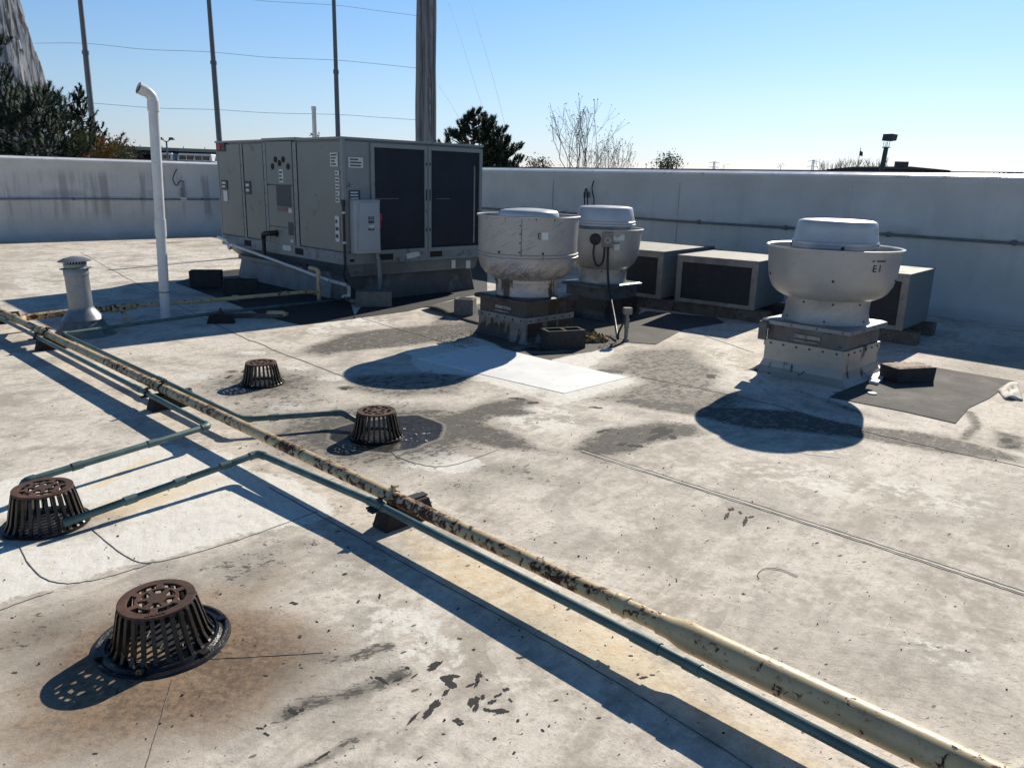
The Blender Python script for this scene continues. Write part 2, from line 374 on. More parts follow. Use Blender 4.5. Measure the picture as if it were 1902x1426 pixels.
def gaspipe(name, rust):
    t = NT(name); v = t.world()
    n = t.noise(v, 5, 4, .6); p = t.noise(v, 30, 8, .68, .5); q = t.noise(v, 3.0, 3, .5)
    b = t.mix(t.ramp(n, .3, .7), (.50, .385, .21), (.60, .475, .285))
    b = t.mix(t.math('MULTIPLY', t.ramp(t.noise(v, 70, 3), .5, .7), .2), b, (.35, .28, .18))
    th = t.math('ADD', p, t.math('MULTIPLY', t.math('SUBTRACT', q, .5), .55))
    k = .66-.12*rust
    halo = t.ramp(th, k-.075, k)
    b = t.mix(t.math('MULTIPLY', halo, .62), b, (.34, .17, .075))
    m = t.ramp(th, k, k+.012)
    b = t.mix(m, b, t.mix(t.ramp(t.noise(v, 120, 3), .4, .6), (.030, .016, .012), (.13, .055, .028)))
    t.bump(t.math('SUBTRACT', t.math('MULTIPLY', t.noise(v, 60, 3), .3), m), .5, .003)
    return t.out(b, t.ramp(m, 0, 1, .42, .85), 0, .4)
M['gas'] = gaspipe('rusty_cream_pipe', 1.0); M['gas_clean'] = gaspipe('cream_pipe', .30)
M['gas_mid_rust'] = gaspipe('cream_branch_pipe', .45)  # same cream paint, rust amount between the other two
def tealpipe():
    t = NT('teal_pipe'); v = t.world(); n = t.noise(v, 8, 4); p = t.noise(v, 45, 7, .7)
    b = t.mix(t.ramp(n, .3, .7), (.05, .10, .10), (.09, .165, .16))
    b = t.mix(t.ramp(p, .62, .66), b, (.025, .035, .035)); b = t.mix(t.math('MULTIPLY', t.ramp(n, .6, .7), .3), b, (.3, .36, .33))
    t.bump(p, .2, .002); return t.out(b, .5)
M['teal'] = tealpipe()
def castiron():
    t = NT('cast_iron'); v = t.obj(); n = t.noise(v, 9, 5, .6); f = t.noise(v, 60, 4, .7)
    g = t.n('ShaderNodeSeparateXYZ'); t.put(g.inputs[0], v)
    top = t.ramp(t.math('ADD', g.outputs[2], t.math('MULTIPLY', n, .03)), .150, .178)
    top = t.ramp(t.math('ADD', g.outputs[2], t.math('MULTIPLY', n, .016)), .166, .182); rust = t.mix(t.ramp(n, .35, .65), (.055, .026, .018), (.12, .056, .036)); iron = t.mix(t.ramp(n, .4, .62), (.005, .0045, .0045), (.018, .013, .011))
    t.bump(f, .35, .003)
    return t.out(t.mix(top, iron, rust), t.ramp(top, 0, 1, .38, .8), 0, .5)
M['iron'] = castiron()
M['iron_ring'] = plain('tarred_ring', (.014, .012, .011), .3, 0, .3, 10, (.03, .02, .016), .3, .5)
M['cmu'] = plain('concrete_block', (.16, .155, .145), .9, 0, .2, 14, (.07, .07, .065), .2, .7)
M['cmu_dark'] = plain('dark_concrete_block', (.035, .036, .036), .9, 0, .3, 14, None, 0, .6)
M['mat'] = plain('walk_pad', (.095, .088, .08), .9, 0, .18, 3, (.05, .045, .04), .25, .7)
M['mat_black'] = plain('black_mat', (.022, .022, .024), .7, 0, .3, 5, None, 0, .5)
M['wood'] = plain('weathered_timber', (.12, .105, .09), .9, 0, .3, 8, (.04, .035, .03), .3, .5)
M['frame'] = plain('condenser_frame_paint', (.24, .225, .205), .7, 0, .22, 5, (.13, .12, .11), .3, .1)
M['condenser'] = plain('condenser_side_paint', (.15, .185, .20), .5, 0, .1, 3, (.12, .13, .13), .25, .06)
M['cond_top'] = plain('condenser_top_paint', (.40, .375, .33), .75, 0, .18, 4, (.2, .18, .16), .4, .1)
M['foam'] = plain('yellow_foam', (.32, .22, .09), .9, 0, .5, 30, (.08, .05, .03), .4, .9)
M['cement'] = plain('pale_mortar', (.52, .42, .33), .95, 0, .25, 12, (.25, .14, .09), .4, .9)
M['steelgrey'] = plain('pole_steel', (.15, .165, .18), .5, .2, .1, 1)
def netmat(name='bundled_net', c0=(.13, .12, .125), c1=(.36, .335, .32), k=1.0):
    t = NT(name); v = t.obj()
    n = t.noise(t.mapping(v, (1, 1, .02)), 3.2/k, 4, .7, .1); f = t.noise(t.mapping(v, (1, 1, .15)), 6, 4)
    b = t.mix(t.ramp(n, .40, .58), c0, c1)  # dark and pale ribs paint fold shading into the net colour
    b = t.mix(t.math('MULTIPLY', t.ramp(f, .5, .7), .4), b, (.05, .05, .055))
    t.bump(n, .5, .1); return t.out(b, .9)
M['net'] = netmat()
M['net_l'] = netmat('pale_net_curtain', (.16, .155, .16), (.86, .84, .83), .55)
M['netpale'] = plain('net_highlight', (.55, .54, .54), .9, 0, .35, 1.4, (.2, .19, .19), .5, .3)
def leafmat(name, a, b, tr=.25):
    t = NT(name); i = t.n('ShaderNodeNewGeometry'); v = t.world()
    r = t.ramp(t.noise(v, 2.3, 3), .35, .65)
    rr = t.math('ADD', t.math('MULTIPLY', r, .6), t.math('MULTIPLY', i.outputs['Random Per Island'], .4))
    c = t.mix(rr, a, b); t.out(c, .6, 0, .3)
    ts = t.n('ShaderNodeBsdfTranslucent'); t.put(ts.inputs[0], c)
    ms = t.n('ShaderNodeMixShader'); ms.inputs[0].default_value = tr
    o = t.t.nodes['Material Output']; t.t.links.new(t.b.outputs[0], ms.inputs[1]); t.t.links.new(ts.outputs[0], ms.inputs[2]); t.t.links.new(ms.outputs[0], o.inputs[0])
    return t.m
M['needle'] = leafmat('pine_needles', (.010, .026, .018), (.038, .072, .042), .12)
M['needle2'] = leafmat('juniper_leaves', (.012, .03, .024), (.035, .062, .048), .12)
M['autumn'] = leafmat('autumn_leaves', (.12, .085, .02), (.30, .10, .03), .35)
M['olive'] = leafmat('olive_leaves', (.05, .06, .025), (.12, .12, .05), .3)
M['green'] = leafmat('green_leaves', (.05, .075, .03), (.10, .13, .06), .3)
M['brownleaf'] = leafmat('dry_leaves', (.10, .07, .05), (.16, .12, .085), .3)
M['bark'] = plain('bark', (.07, .055, .045), .9, 0, .3, 8)
M['twig'] = plain('bare_twig', (.075, .065, .06), .9, 0, .2, 8)
M['far_ground'] = plain('far_ground', (.12, .12, .09), .95, 0, .3, .05)
M['dark_struct'] = plain('dark_shelter', (.03, .034, .04), .8, 0, .2, 1)
M['deck_edge'] = plain('deck_edge', (.22, .24, .23), .7, 0, .15, .7)
M['white_paint'] = plain('vehicle_white', (.72, .72, .72), .35, 0, .04, 2)
M['glass_dark'] = plain('dark_glass', (.02, .024, .028), .12)
M['tyre'] = plain('tyre', (.02, .02, .02), .9)
M['sign_dark'] = plain('sign_dark', (.035, .045, .05), .5)
M['roofing'] = plain('far_roofing', (.022, .024, .028), 1.0, 0, .15, .6, spec=0)
M['gravel'] = plain('loose_gravel', (.30, .28, .25), .9, 0, .6, 60)
M['flake'] = plain('dark_flake', (.034, .031, .029), .9, 0, .5, 90)
M['cable_pale'] = plain('far_wire', (.55, .60, .66), .6)

# ------------------------------------------------------------------ roof membrane with stain masks
CN = Vector((-6.41, 23.1, 0)); WH = 1.90
def axis(a, b, lo, hi, f, c):
    xs = [a]
    while xs[-1] < b:
        x = xs[-1]; d = f if lo <= x <= hi else min(c, f+.06*min(abs(x-lo), abs(x-hi))); xs.append(x+d)
    return np.array(xs)
XS = axis(-16, 13, -3.2, 3.6, .028, .11); YS = axis(-6, 27, 1.3, 8.0, .028, .11)
GX, GY = np.meshgrid(XS, YS); PX = GX.ravel(); PY = GY.ravel()
wob = np.sin(PX*7.1+np.sin(PY*5.3)*1.5)*.03+np.sin(PY*9.7+np.cos(PX*6.1))*.03+np.sin(PX*2.3-PY*2.9)*.06
def polydist(pts):
    """signed distance to a polygon given in photo pixels on the roof, negative inside"""
    q = [P(*p) for p in pts]; n = len(q); d = np.full(PX.shape, 1e9); ins = np.zeros(PX.shape, bool)
    for i in range(n):
        a, b = q[i], q[(i+1) % n]; ex, ey = b.x-a.x, b.y-a.y
        t = np.clip(((PX-a.x)*ex+(PY-a.y)*ey)/(ex*ex+ey*ey+1e-12), 0, 1)
        d = np.minimum(d, np.hypot(PX-a.x-t*ex, PY-a.y-t*ey))
        c = ((a.y > PY) != (b.y > PY)) & (PX < (b.x-a.x)*(PY-a.y)/(b.y-a.y+1e-12)+a.x); ins ^= c
    return np.where(ins, -d, d)
def linedist(pts):
    q = [P(*p) for p in pts]; d = np.full(PX.shape, 1e9)
    for a, b in zip(q[:-1], q[1:]):
        ex, ey = b.x-a.x, b.y-a.y; t = np.clip(((PX-a.x)*ex+(PY-a.y)*ey)/(ex*ex+ey*ey+1e-12), 0, 1)
        d = np.minimum(d, np.hypot(PX-a.x-t*ex, PY-a.y-t*ey))
    return d
A_ = {k: np.zeros(PX.shape) for k in ('dirt', 'white', 'brown', 'yellow', 'chip', 'wet')}
def stain(k, pts, amt, soft=.15):
    A_[k] = np.maximum(A_[k], amt*np.clip(.5-(polydist(pts)+wob*.8*min(1, soft*5))/soft, 0, 1))
def spot(k, c, r, amt, asp=1.0, rot=0, pw=1.0):
    p = P(*c); dx, dy = PX-p.x, PY-p.y; cs, sn = math.cos(rot), math.sin(rot)
    a, b = (dx*cs+dy*sn), (-dx*sn+dy*cs)/asp
    A_[k] = np.maximum(A_[k], amt*np.clip(1-(np.hypot(a, b)+wob*.5*min(1, r*3))/r, 0, 1)**pw)
def streak(k, pts, wd_, amt):
    A_[k] = np.maximum(A_[k], amt*np.clip(1-(linedist(pts)+wob*.5*min(1, wd_*4))/wd_, 0, 1))
# white coated areas
stain('white', [(745, 655), (890, 618), (985, 652), (1100, 640), (1140, 650), (1095, 682), (1195, 700), (1180, 712), (1045, 752), (980, 738), (900, 708), (790, 690)], 1, .12)
stain('white', [(-60, 905), (100, 862), (330, 815), (420, 840), (560, 905), (640, 950), (480, 995), (350, 1022), (282, 1046), (230, 1052), (150, 1082), (-60, 1140)], .85, .16)
stain('white', [(730, 842), (800, 830), (880, 850), (900, 868), (850, 880), (760, 868)], .75, .12)
for c in ((548, 684), (605, 702), (370, 700), (540, 758), (470, 655), (430, 722)): spot('white', c, .30, .9, .7)
stain('white', [(1480, 840), (1540, 815), (1590, 850)], .5, .2)
stain('white', [(1500, 690), (1400, 660), (1345, 700), (1420, 735)], .4, .3)
stain('white', [(1290, 640), (1400, 625), (1400, 700), (1340, 735), (1280, 690)], .45, .35)
stain('white', [(900, 770), (1040, 745), (1100, 780), (1010, 800), (930, 800)], .5, .2)
stain('white', [(600, 770), (640, 740), (760, 735), (820, 760), (640, 780)], .42, .2)
stain('white', [(1300, 835), (1500, 860), (1902, 920), (1902, 990), (1500, 930), (1280, 870)], .42, .4)
stain('white', [(620, 1040), (800, 1120), (1000, 1230), (1150, 1330), (900, 1290), (700, 1180), (600, 1100)], .46, .3)
stain('white', [(1650, 1160), (1800, 1180), (1850, 1260), (1700, 1230)], .5, .25)
stain('white', [(540, 640), (620, 615), (760, 600), (700, 570), (560, 600)], .5, .25)
stain('white', [(-60, 560), (60, 470), (300, 455), (560, 480), (200, 540)], .4, .6)
# yellow run-off
stain('yellow', [(150, 915), (180, 890), (260, 850), (330, 830), (290, 860), (200, 905)], .8, .08)
stain('yellow', [(170, 968), (200, 930), (300, 905), (435, 872), (440, 886), (330, 925), (230, 955)], .75, .07)
stain('yellow', [(700, 960), (760, 965), (1100, 1150), (1500, 1390), (1640, 1480), (1480, 1480), (1250, 1360), (1000, 1200), (760, 1050)], .62, .10)
stain('yellow', [(100, 660), (260, 730), (450, 850), (420, 850), (240, 745), (60, 668)], .45, .12)
# brown rust and mud round the near drains
spot('brown', (310, 1225), .62, 1.1, .8, 0, .6)
spot('brown', (230, 1310), .55, .8, .6, .4, .7); spot('brown', (100, 1180), .5, .62, .6, .2, .7); spot('brown', (420, 1180), .4, .6, .7, .2, .7)
stain('brown', [(-80, 1180), (100, 1110), (300, 1055), (450, 1060), (560, 1010), (560, 1110), (540, 1180), (430, 1240), (470, 1330), (250, 1440), (-80, 1440)], .40, .30)
spot('brown', (85, 975), .42, .7, .7); spot('brown', (1000, 735), .3, .3)
stain('dirt', [(20, 1140), (160, 1105), (230, 1110), (150, 1180), (20, 1230), (-40, 1200)], .42, .3)
stain('dirt', [(330, 1045), (520, 985), (580, 1000), (540, 1060), (470, 1110), (400, 1090)], .36, .25)
streak('dirt', [(530, 1328), (580, 1302), (640, 1294), (700, 1270), (745, 1255)], .07, .62)
streak('dirt', [(550, 1430), (610, 1405), (650, 1372)], .03, .6); streak('dirt', [(560, 1215), (640, 1225), (720, 1200)], .05, .45)
stain('dirt', [(690, 1350), (712, 1370), (714, 1400), (692, 1415), (688, 1408), (700, 1390), (690, 1370), (640, 1400), (650, 1370)], .36, .02)
# ponding stains
stain('dirt', [(560, 655), (640, 622), (700, 612), (885, 598), (885, 626), (780, 640), (700, 648), (600, 662)], .62, .2)
stain('dirt', [(800, 575), (885, 600), (885, 640), (790, 640)], .45, .2)
spot('dirt', (485, 712), .85, .72, 1.0); spot('dirt', (705, 800), 1.0, .95, .8, .2, .7)
stain('dirt', [(770, 800), (800, 768), (960, 735), (1005, 742), (900, 785), (1000, 830), (1110, 848), (1160, 872), (1060, 845), (940, 832), (850, 812)], .68, .18)
stain('dirt', [(1050, 835), (1130, 800), (1220, 780), (1295, 788), (1300, 805), (1210, 828), (1180, 842), (1110, 850)], .72, .15)
stain('dirt', [(1105, 682), (1170, 650), (1290, 645), (1350, 685), (1330, 720), (1420, 745), (1300, 765), (1180, 752), (1080, 742), (1180, 712)], .47, .3)
stain('dirt', [(1200, 735), (1300, 755), (1470, 760), (1600, 790), (1700, 800), (1902, 850), (1902, 862), (1750, 842), (1590, 812), (1400, 800), (1280, 772), (1180, 752)], .60, .12)
stain('dirt', [(1480, 725), (1560, 745), (1640, 780), (1560, 760)], .5, .15)
stain('dirt', [(860, 870), (960, 860), (1060, 880), (1010, 900)], .4, .25)
stain('dirt', [(660, 700), (800, 690), (880, 700), (860, 735), (740, 740), (650, 725)], .45, .2)
stain('dirt', [(380, 775), (560, 720), (640, 740), (560, 800), (450, 800)], .33, .3)
stain('dirt', [(1560, 440+250), (1900, 640), (1900, 720), (1740, 690), (1620, 650)], .3, .6)
streak('dirt', [(1800, 765), (1815, 790), (1790, 815)], .06, .6); streak('dirt', [(440, 480), (520, 474), (600, 475)], .25, .6)
streak('dirt', [(285, 452), (330, 450)], .3, .7)
stain('dirt', [(1850, 800), (1902, 812), (1902, 840), (1860, 830)], .6, .1)
for c in ((1320, 697), (1250, 605), (640, 720), (455, 700), (430, 690), (500, 685), (1560, 730)): spot('dirt', c, .09, 1.1, .8)
stain('dirt', [(860, 575), (905, 560), (1180, 560), (1180, 600), (1150, 640), (1095, 650), (1020, 665), (960, 655), (880, 625)], 1.3, .12)
stain('dirt', [(880, 640), (960, 660), (1050, 655), (1010, 672), (940, 668)], 1.3, .05)
spot('dirt', (800, 765), .35, .9, .5); spot('dirt', (1240, 800), .35, 1.1, .6); spot('dirt', (930, 765), .35, 1.0, .5); spot('dirt', (1150, 825), .3, .9, .6); spot('dirt', (1130, 690), .35, .9, .5); spot('dirt', (1180, 745), .3, .8, .5); spot('dirt', (870, 905), .5, .42, .6); spot('dirt', (1000, 890), .6, .36, .5); spot('dirt', (960, 1160), .35, .35, .6); spot('dirt', (1350, 960), .5, .3, .6); spot('dirt', (1700, 960), .6, .34, .4); spot('dirt', (1210, 690), .5, .6, .5); spot('dirt', (560, 1010), .25, .45, .6); spot('dirt', (450, 660), .7, .34, .5); spot('dirt', (250, 800), .6, .3, .5); spot('dirt', (80, 760), .5, .28, .5)
# puddle at the middle drain
stain('wet', [(735, 770), (780, 768), (812, 788), (808, 814), (765, 830), (720, 836), (655, 832), (612, 815), (625, 797), (650, 786)], 1.1, .12)
spot('wet', (40, 985), .35, .8, .6); spot('wet', (1000, 648), .35, .75, .6)
A_['dirt'] *= 1.4; A_['wet'] *= 1.15
zz = np.zeros(PX.shape)
for c, r, dz in (((705, 800), 1.0, -.006),): pass
nx, ny = len(XS), len(YS)
idx = np.arange(nx*ny).reshape(ny, nx)
fc = np.stack([idx[:-1, :-1], idx[:-1, 1:], idx[1:, 1:], idx[1:, :-1]], -1).reshape(-1, 4)
# keep faces on the roof side of both parapets
cxm = PX[fc].mean(1); cym = PY[fc].mean(1)
keep = ((CN.x-cxm)*w.x+(CN.y-cym)*w.y > -.15) & ((cxm-CN.x)*u.x+(cym-CN.y)*u.y > -.15)
fc = fc[keep]; used = np.unique(fc); remap = -np.ones(nx*ny, int); remap[used] = np.arange(len(used))
me = bpy.data.meshes.new('roof_membrane')
me.vertices.add(len(used)); me.vertices.foreach_set('co', np.stack([PX[used], PY[used], zz[used]], 1).astype('f').ravel())
lf = remap[fc].astype('i').ravel(); me.loops.add(len(lf)); me.loops.foreach_set('vertex_index', lf)
me.polygons.add(len(fc)); me.polygons.foreach_set('loop_start', np.arange(0, len(lf), 4, dtype='i'))
me.update(calc_edges=True)
for k, a in A_.items():
    at = me.attributes.new(k, 'FLOAT', 'POINT'); at.data.foreach_set('value', a[used].astype('f'))
ro = bpy.data.objects.new('roof', me); col.objects.link(ro); me.materials.append(M['roof']); tag(ro, kind='structure')

# the building under the roof, and the far ground
bm_ = MB()
uu, ww = u, w
def W3(a, b, z): q = CN+uu*a-ww*b; return (q.x, q.y, z)
bm_.add([W3(-.4, -.4, -6), W3(34, -.4, -6), W3(34, 34, -6), W3(-.4, 34, -6), W3(-.4, -.4, -.03), W3(34, -.4, -.03), W3(34, 34, -.03), W3(-.4, 34, -.03)],
        [(3, 2, 1, 0), (4, 5, 6, 7), (0, 1, 5, 4), (1, 2, 6, 5), (2, 3, 7, 6), (3, 0, 4, 7)])
tag(bm_.build('building_body', M['parapet']), kind='structure')
g = MB(); g.add([(-1500, -300, -6.01), (1500, -300, -6.01), (1500, 2500, -6.01), (-1500, 2500, -6.01)], [(0, 1, 2, 3)])
tag(g.build('ground', M['far_ground']), kind='structure')

# membrane seams and laps: thin strips lying on the roof
def strip(pts, wdt, z0, z1, mb, jitter=0):
    q = [P(*p) if len(p) == 2 else Vector(p) for p in pts]
    L = []; Rr = []
    for i, p in enumerate(q):
        d = (q[min(i+1, len(q)-1)]-q[max(i-1, 0)]).normalized(); n = Vector((-d.y, d.x, 0))
        j = random.uniform(1-jitter, 1+jitter); L.append(p+n*wdt*j/2); Rr.append(p-n*wdt*j/2)
    k = len(q); vs = [(p.x, p.y, z0) for p in L]+[(p.x, p.y, z0) for p in Rr]+[(p.x, p.y, z1) for p in L]+[(p.x, p.y, z1) for p in Rr]
    fs = []
    for i in range(k-1): fs += [(2*k+i, 3*k+i, 3*k+i+1, 2*k+i+1), (i, 2*k+i, 2*k+i+1, i+1), (k+i+1, 3*k+i+1, 3*k+i, k+i)]
    mb.add(vs, fs)
def dense(pts, step=40, wob_=1.2):
    out = []
    if len(pts) > 2: pts = [(p.x, p.y) for p in smoothpath([(a[0], a[1], 0) for a in pts], 6)]; step = min(step, 14)
    for a, b in zip(pts[:-1], pts[1:]):
        n = max(1, int(math.hypot(b[0]-a[0], b[1]-a[1])/step))
        for i in range(n): t = i/n; out.append((a[0]+(b[0]-a[0])*t+random.uniform(-wob_, wob_), a[1]+(b[1]-a[1])*t+random.uniform(-wob_, wob_)))
    return out+[pts[-1]]
sm = MB()
strip(dense([(150, 470), (420, 612), (640, 700)], 60), .008, .0, .003, sm, .4)
strip(dense([(1080, 840), (1480, 968), (1902, 1106)], 50, .6), .0035, 0, .002, sm, .6)
strip(dense([(1080, 834), (1480, 961), (1902, 1098)], 50, .6), .0025, 0, .002, sm, .7)
strip(dense([(500, 905), (740, 1040), (1100, 1240), (1420, 1440)], 50, .6), .004, 0, .0025, sm, .5)
strip(dense([(170, 982), (230, 1030), (283, 1045), (420, 1010), (590, 950)], 25, .8), .003, 0, .0025, sm, .4)
strip(dense([(36, 1015), (60, 1055), (100, 1081), (160, 1080), (240, 1060), (283, 1045)], 25, .8), .003, 0, .0025, sm, .4)
strip(dense([(-20, 1140), (50, 1115), (100, 1098)], 25, .8), .003, 0, .0025, sm, .4)
strip(dense([(722, 835), (745, 852), (800, 866), (850, 862), (925, 835)], 20, .8), .004, 0, .0025, sm, .5)
strip(dense([(1190, 700), (1420, 748), (1600, 800), (1902, 868)], 50, .8), .008, 0, .003, sm, .5)
strip(dense([(1130, 560), (1240, 600), (1400, 655)], 50, .8), .008, 0, .003, sm, .5)
strip(dense([(222, 497), (430, 480)], 30, .8), .03, 0, .003, sm, .5)
strip(dense([(240, 1228), (420, 1222), (600, 1212)], 30, .6), .0022, 0, .002, sm, .5)
strip(dense([(320, 1260), (300, 1330), (270, 1426)], 30, .6), .0022, 0, .002, sm, .5)
strip(dense([(600, 560), (700, 600), (880, 650)], 40, .8), .006, 0, .003, sm, .5)
ch = MB()
def wornspot(px, py, L, Wd, ang):
    c = P(px, py); ax = P(px+math.cos(R(ang)), py+math.sin(R(ang)))-c; ay = P(px-math.sin(R(ang)), py+math.cos(R(ang)))-c
    n = 34; ph = [random.random()*6.28 for _ in range(5)]; vs = []
    for i in range(n):
        a = 2*math.pi*i/n; r = 1+sum((.30/(k+1))*math.sin((2*k+2)*a+ph[k]) for k in range(4))+random.uniform(-.16, .16); r = max(.25, r)
        vs.append(c+ax*(math.cos(a)*r*L/2)+ay*(math.sin(a)*r*Wd/2))
    ch.add([(p.x, p.y, .0008) for p in vs]+[(c.x, c.y, .0011)], [(i, (i+1) % n, n) for i in range(n)])
for q_ in ((805, 1237, 30, 10, -28), (816, 1232, 12, 6, -40), (834, 1266, 26, 20, 60), (838, 1256, 24, 10, 0), (828, 1286, 14, 8, -30), (801, 1316, 40, 13, -42), (810, 1308, 22, 8, -30), (767, 1334, 32, 5, -42), (712, 1264, 20, 6, 40), (704, 1259, 12, 6, 0), (739, 1262, 14, 6, -15), (770, 1255, 14, 3, -30), (757, 1240, 8, 5, 0),
          (850, 1338, 14, 10, 40), (856, 1344, 10, 7, 0), (887, 1262, 9, 24, 20), (890, 1255, 14, 6, 10), (880, 1302, 20, 18, -60), (884, 1314, 8, 18, 15), (874, 1272, 14, 6, -20), (897, 1294, 10, 7, 0), (914, 1303, 14, 8, -10), (929, 1320, 22, 12, 10), (925, 1291, 14, 6, -20), (940, 1280, 11, 7, 0), (905, 1318, 12, 8, 0), (948, 1300, 8, 5, 30), (962, 1338, 10, 4, -40),
          (545, 1321, 20, 9, 0), (560, 1318, 12, 6, -20), (880, 1206, 9, 3, -10), (967, 1221, 13, 5, -10), (600, 1403, 28, 5, -28), (1008, 1356, 7, 5, -10), (919, 1371, 7, 6, 20), (495, 1363, 10, 6, 20), (483, 1352, 12, 4, 10), (780, 1407, 13, 3, -40), (546, 1120, 13, 6, 0), (1350, 958, 7, 14, 20), (1358, 946, 10, 7, 0), (1384, 968, 9, 14, 40), (1375, 952, 6, 6, 0), (1395, 960, 8, 5, 0),
          (705, 1107, 5, 8, 0), (640, 1066, 9, 4, 0), (1195, 1258, 12, 6, 0), (1212, 1253, 8, 3, 10), (1185, 1252, 6, 4, 0), (620, 1340, 5, 3, 0), (560, 1240, 6, 2, 0), (690, 1258, 5, 4, 0), (1320, 699, 22, 6, 4), (1265, 598, 14, 4, 0), (640, 722, 14, 4, 0), (455, 690, 16, 4, -10), (425, 700, 14, 4, -15), (1108, 757, 16, 4, 5), (1155, 825, 16, 5, 0), (1230, 800, 40, 14, -8), (1215, 812, 26, 8, -5), (1180, 828, 24, 6, 0), (1250, 812, 18, 6, 0), (1120, 800, 20, 5, -10), (960, 740, 22, 4, 0), (990, 748, 26, 4, 4), (1870, 818, 26, 6, 5), (1880, 830, 20, 5, 5), (905, 1262, 5, 3, 0)): wornspot(*q_)
for k in range(260):
    py = 620+806*random.random()**.8; px = random.uniform(-20, 1900); L = random.uniform(2.0, 7)*(.35+.75*(py-560)/860)*random.choice((.6, .8, 1.3)); wornspot(px, py, L, L*random.uniform(.25, .6), random.uniform(-40, 20))
tag(ch.build('worn_spots', M['flake']), kind='structure')
tag(sm.build('membrane_seams', M['seam']), kind='structure')
sl_ = MB()
strip(dense([(1080, 837), (1480, 964.5), (1902, 1102)], 50, .4), .010, 0, .0022, sl_, .2)
strip(dense([(1470, 700+138), (1560, 850)], 30), .012, 0, .0022, sl_, .2)
tag(sl_.build('membrane_laps', M['seam_light']), kind='structure')
pm = MB(); q = [P(*p) for p in ((1048, 731), (1165, 701), (1010, 667), (900, 640), (775, 666), (900, 697))]
pm.prism([(p.x, p.y) for p in q], .0, .004)
tag(pm.build('roof_patch', M['patch'], bevel=.001), 'bright white new membrane patch laid in front of the tallest greasy exhaust fan', 'roof patch')

# ------------------------------------------------------------------ parapets
def parapet(L, label, origin, rz, seams, kz, sc_name='parapet_wall', side=1):
    # local x runs along the wall away from the corner, local y points into the wall (outwards)
    t = thing(sc_name, label, 'wall', origin, rz, None)
    for i in range(int(L/2.95)):
        x = 1.3+i*2.95; q = MB(); yy0, yy1 = sorted((0, side*-.016)); q.box(x, x+.045, yy0, yy1, .18, 1.66); q.build('lap_seam', M['parapet' if side > 0 else 'parapet_l'], t, bevel=.004)
    b = MB(); n = int(L/.12); rows = [(0, -.12), (.10, -.03), (.16, 0), (.5, .0), (kz-.005, -.0), (kz+.03, -.018), (kz+.06, 0), (1.4, 0), (1.70, 0), (1.72, -.012), (WH-.09, -.012)]
    vs = []; fs = []
    for i in range(n+1):
        x = L*i/n
        for z, y in rows:
            yy = y+.008*math.sin(x*2.1+z*4)*math.sin(x*.7)+(.006*math.sin(x*9+z*7) if .2 < z < 1.6 else 0)
            vs.append((x, side*yy, z))
    k = len(rows)
    for i in range(n):
        for j in range(k-1): fs.append((i*k+j, (i+1)*k+j, (i+1)*k+j+1, i*k+j+1) if side > 0 else (i*k+j, i*k+j+1, (i+1)*k+j+1, (i+1)*k+j))
    b.add(vs, fs); b.build('membrane_face', M['parapet' if side > 0 else 'parapet_l'], t, True, ang=70)
    b = MB(); y0, y1 = (.012, .36) if side > 0 else (-.36, -.012); b.box(0, L, y0, y1, 0, WH-.06); b.build('wall_core', M['parapet'], t)
    b = MB(); y0, y1 = (-.03, .40) if side > 0 else (-.40, .03)
    segs = int(L/3.05)+1
    for i in range(segs):
        x0, x1 = i*3.05+.004, min(L, (i+1)*3.05-.004)
        f0, f1, f2 = (-.03, .13, .40) if side > 0 else (.03, -.13, -.40)
        vs_ = [(x, y, z) for x in (x0, x1) for y, z in ((f0, WH-.095), (f0, WH-.066), (f1, WH-.018), (f2, WH-.03), (f2, WH-.095))]
        b.add(vs_, [(0, 1, 2, 3, 4), (9, 8, 7, 6, 5)]+[(i, 5+i, 5+(i+1) % 5, (i+1) % 5) for i in range(5)])
    b.build('coping', M['coping'], t)
    b = MB(); b.box(0, L, *((.135, .41) if side > 0 else (-.41, -.135)), WH-.026, WH-.004); b.build('coping_ridge', M['coping_dark'], t)
    return t
# right wall: x along u, outward = w ; left wall: x along -w, outward = -u
rwall = parapet(30, 'long white parapet wall on the right behind the exhaust fans', CN, YAW, [], 1.05, side=1)
lwall = parapet(24, 'white parapet wall on the left with vertical rain streaks and a curled cable', CN, math.atan2(-w.y, -w.x), [], .85, side=-1)
def wallconduit(wall, name, L, z, side, r, label, hz):
    pts = [(x, side*(-r-.035), z+.006*math.sin(x*1.3)) for x in np.arange(0.3, L, .4)]
    t = thing(name, label, 'conduit', wall.location.copy(), wall.rotation_euler.z)
    b = MB(); b.tube(pts, r, 12); b.build('conduit_run', M['conduit'], t, True)
    for x in np.arange(1.2, L, 1.55):
        b = MB(); b.tube([(x-.03, side*(-r-.035), z), (x+.03, side*(-r-.035), z)], r*1.45, 12); b.box(x-.02, x+.02, min(0, side*-.04), max(0, side*-.04), z-.035, z+.035); b.build('clip', M['conduit'], t)
    return t
wallconduit(rwall, 'wall_conduit', 22, 1.03, 1, .018, 'grey conduit clipped along the right parapet wall', 0)
wallconduit(lwall, 'wall_conduit', 12, .93, -1, .018, 'dark conduit clipped along the left streaked parapet wall', 0)
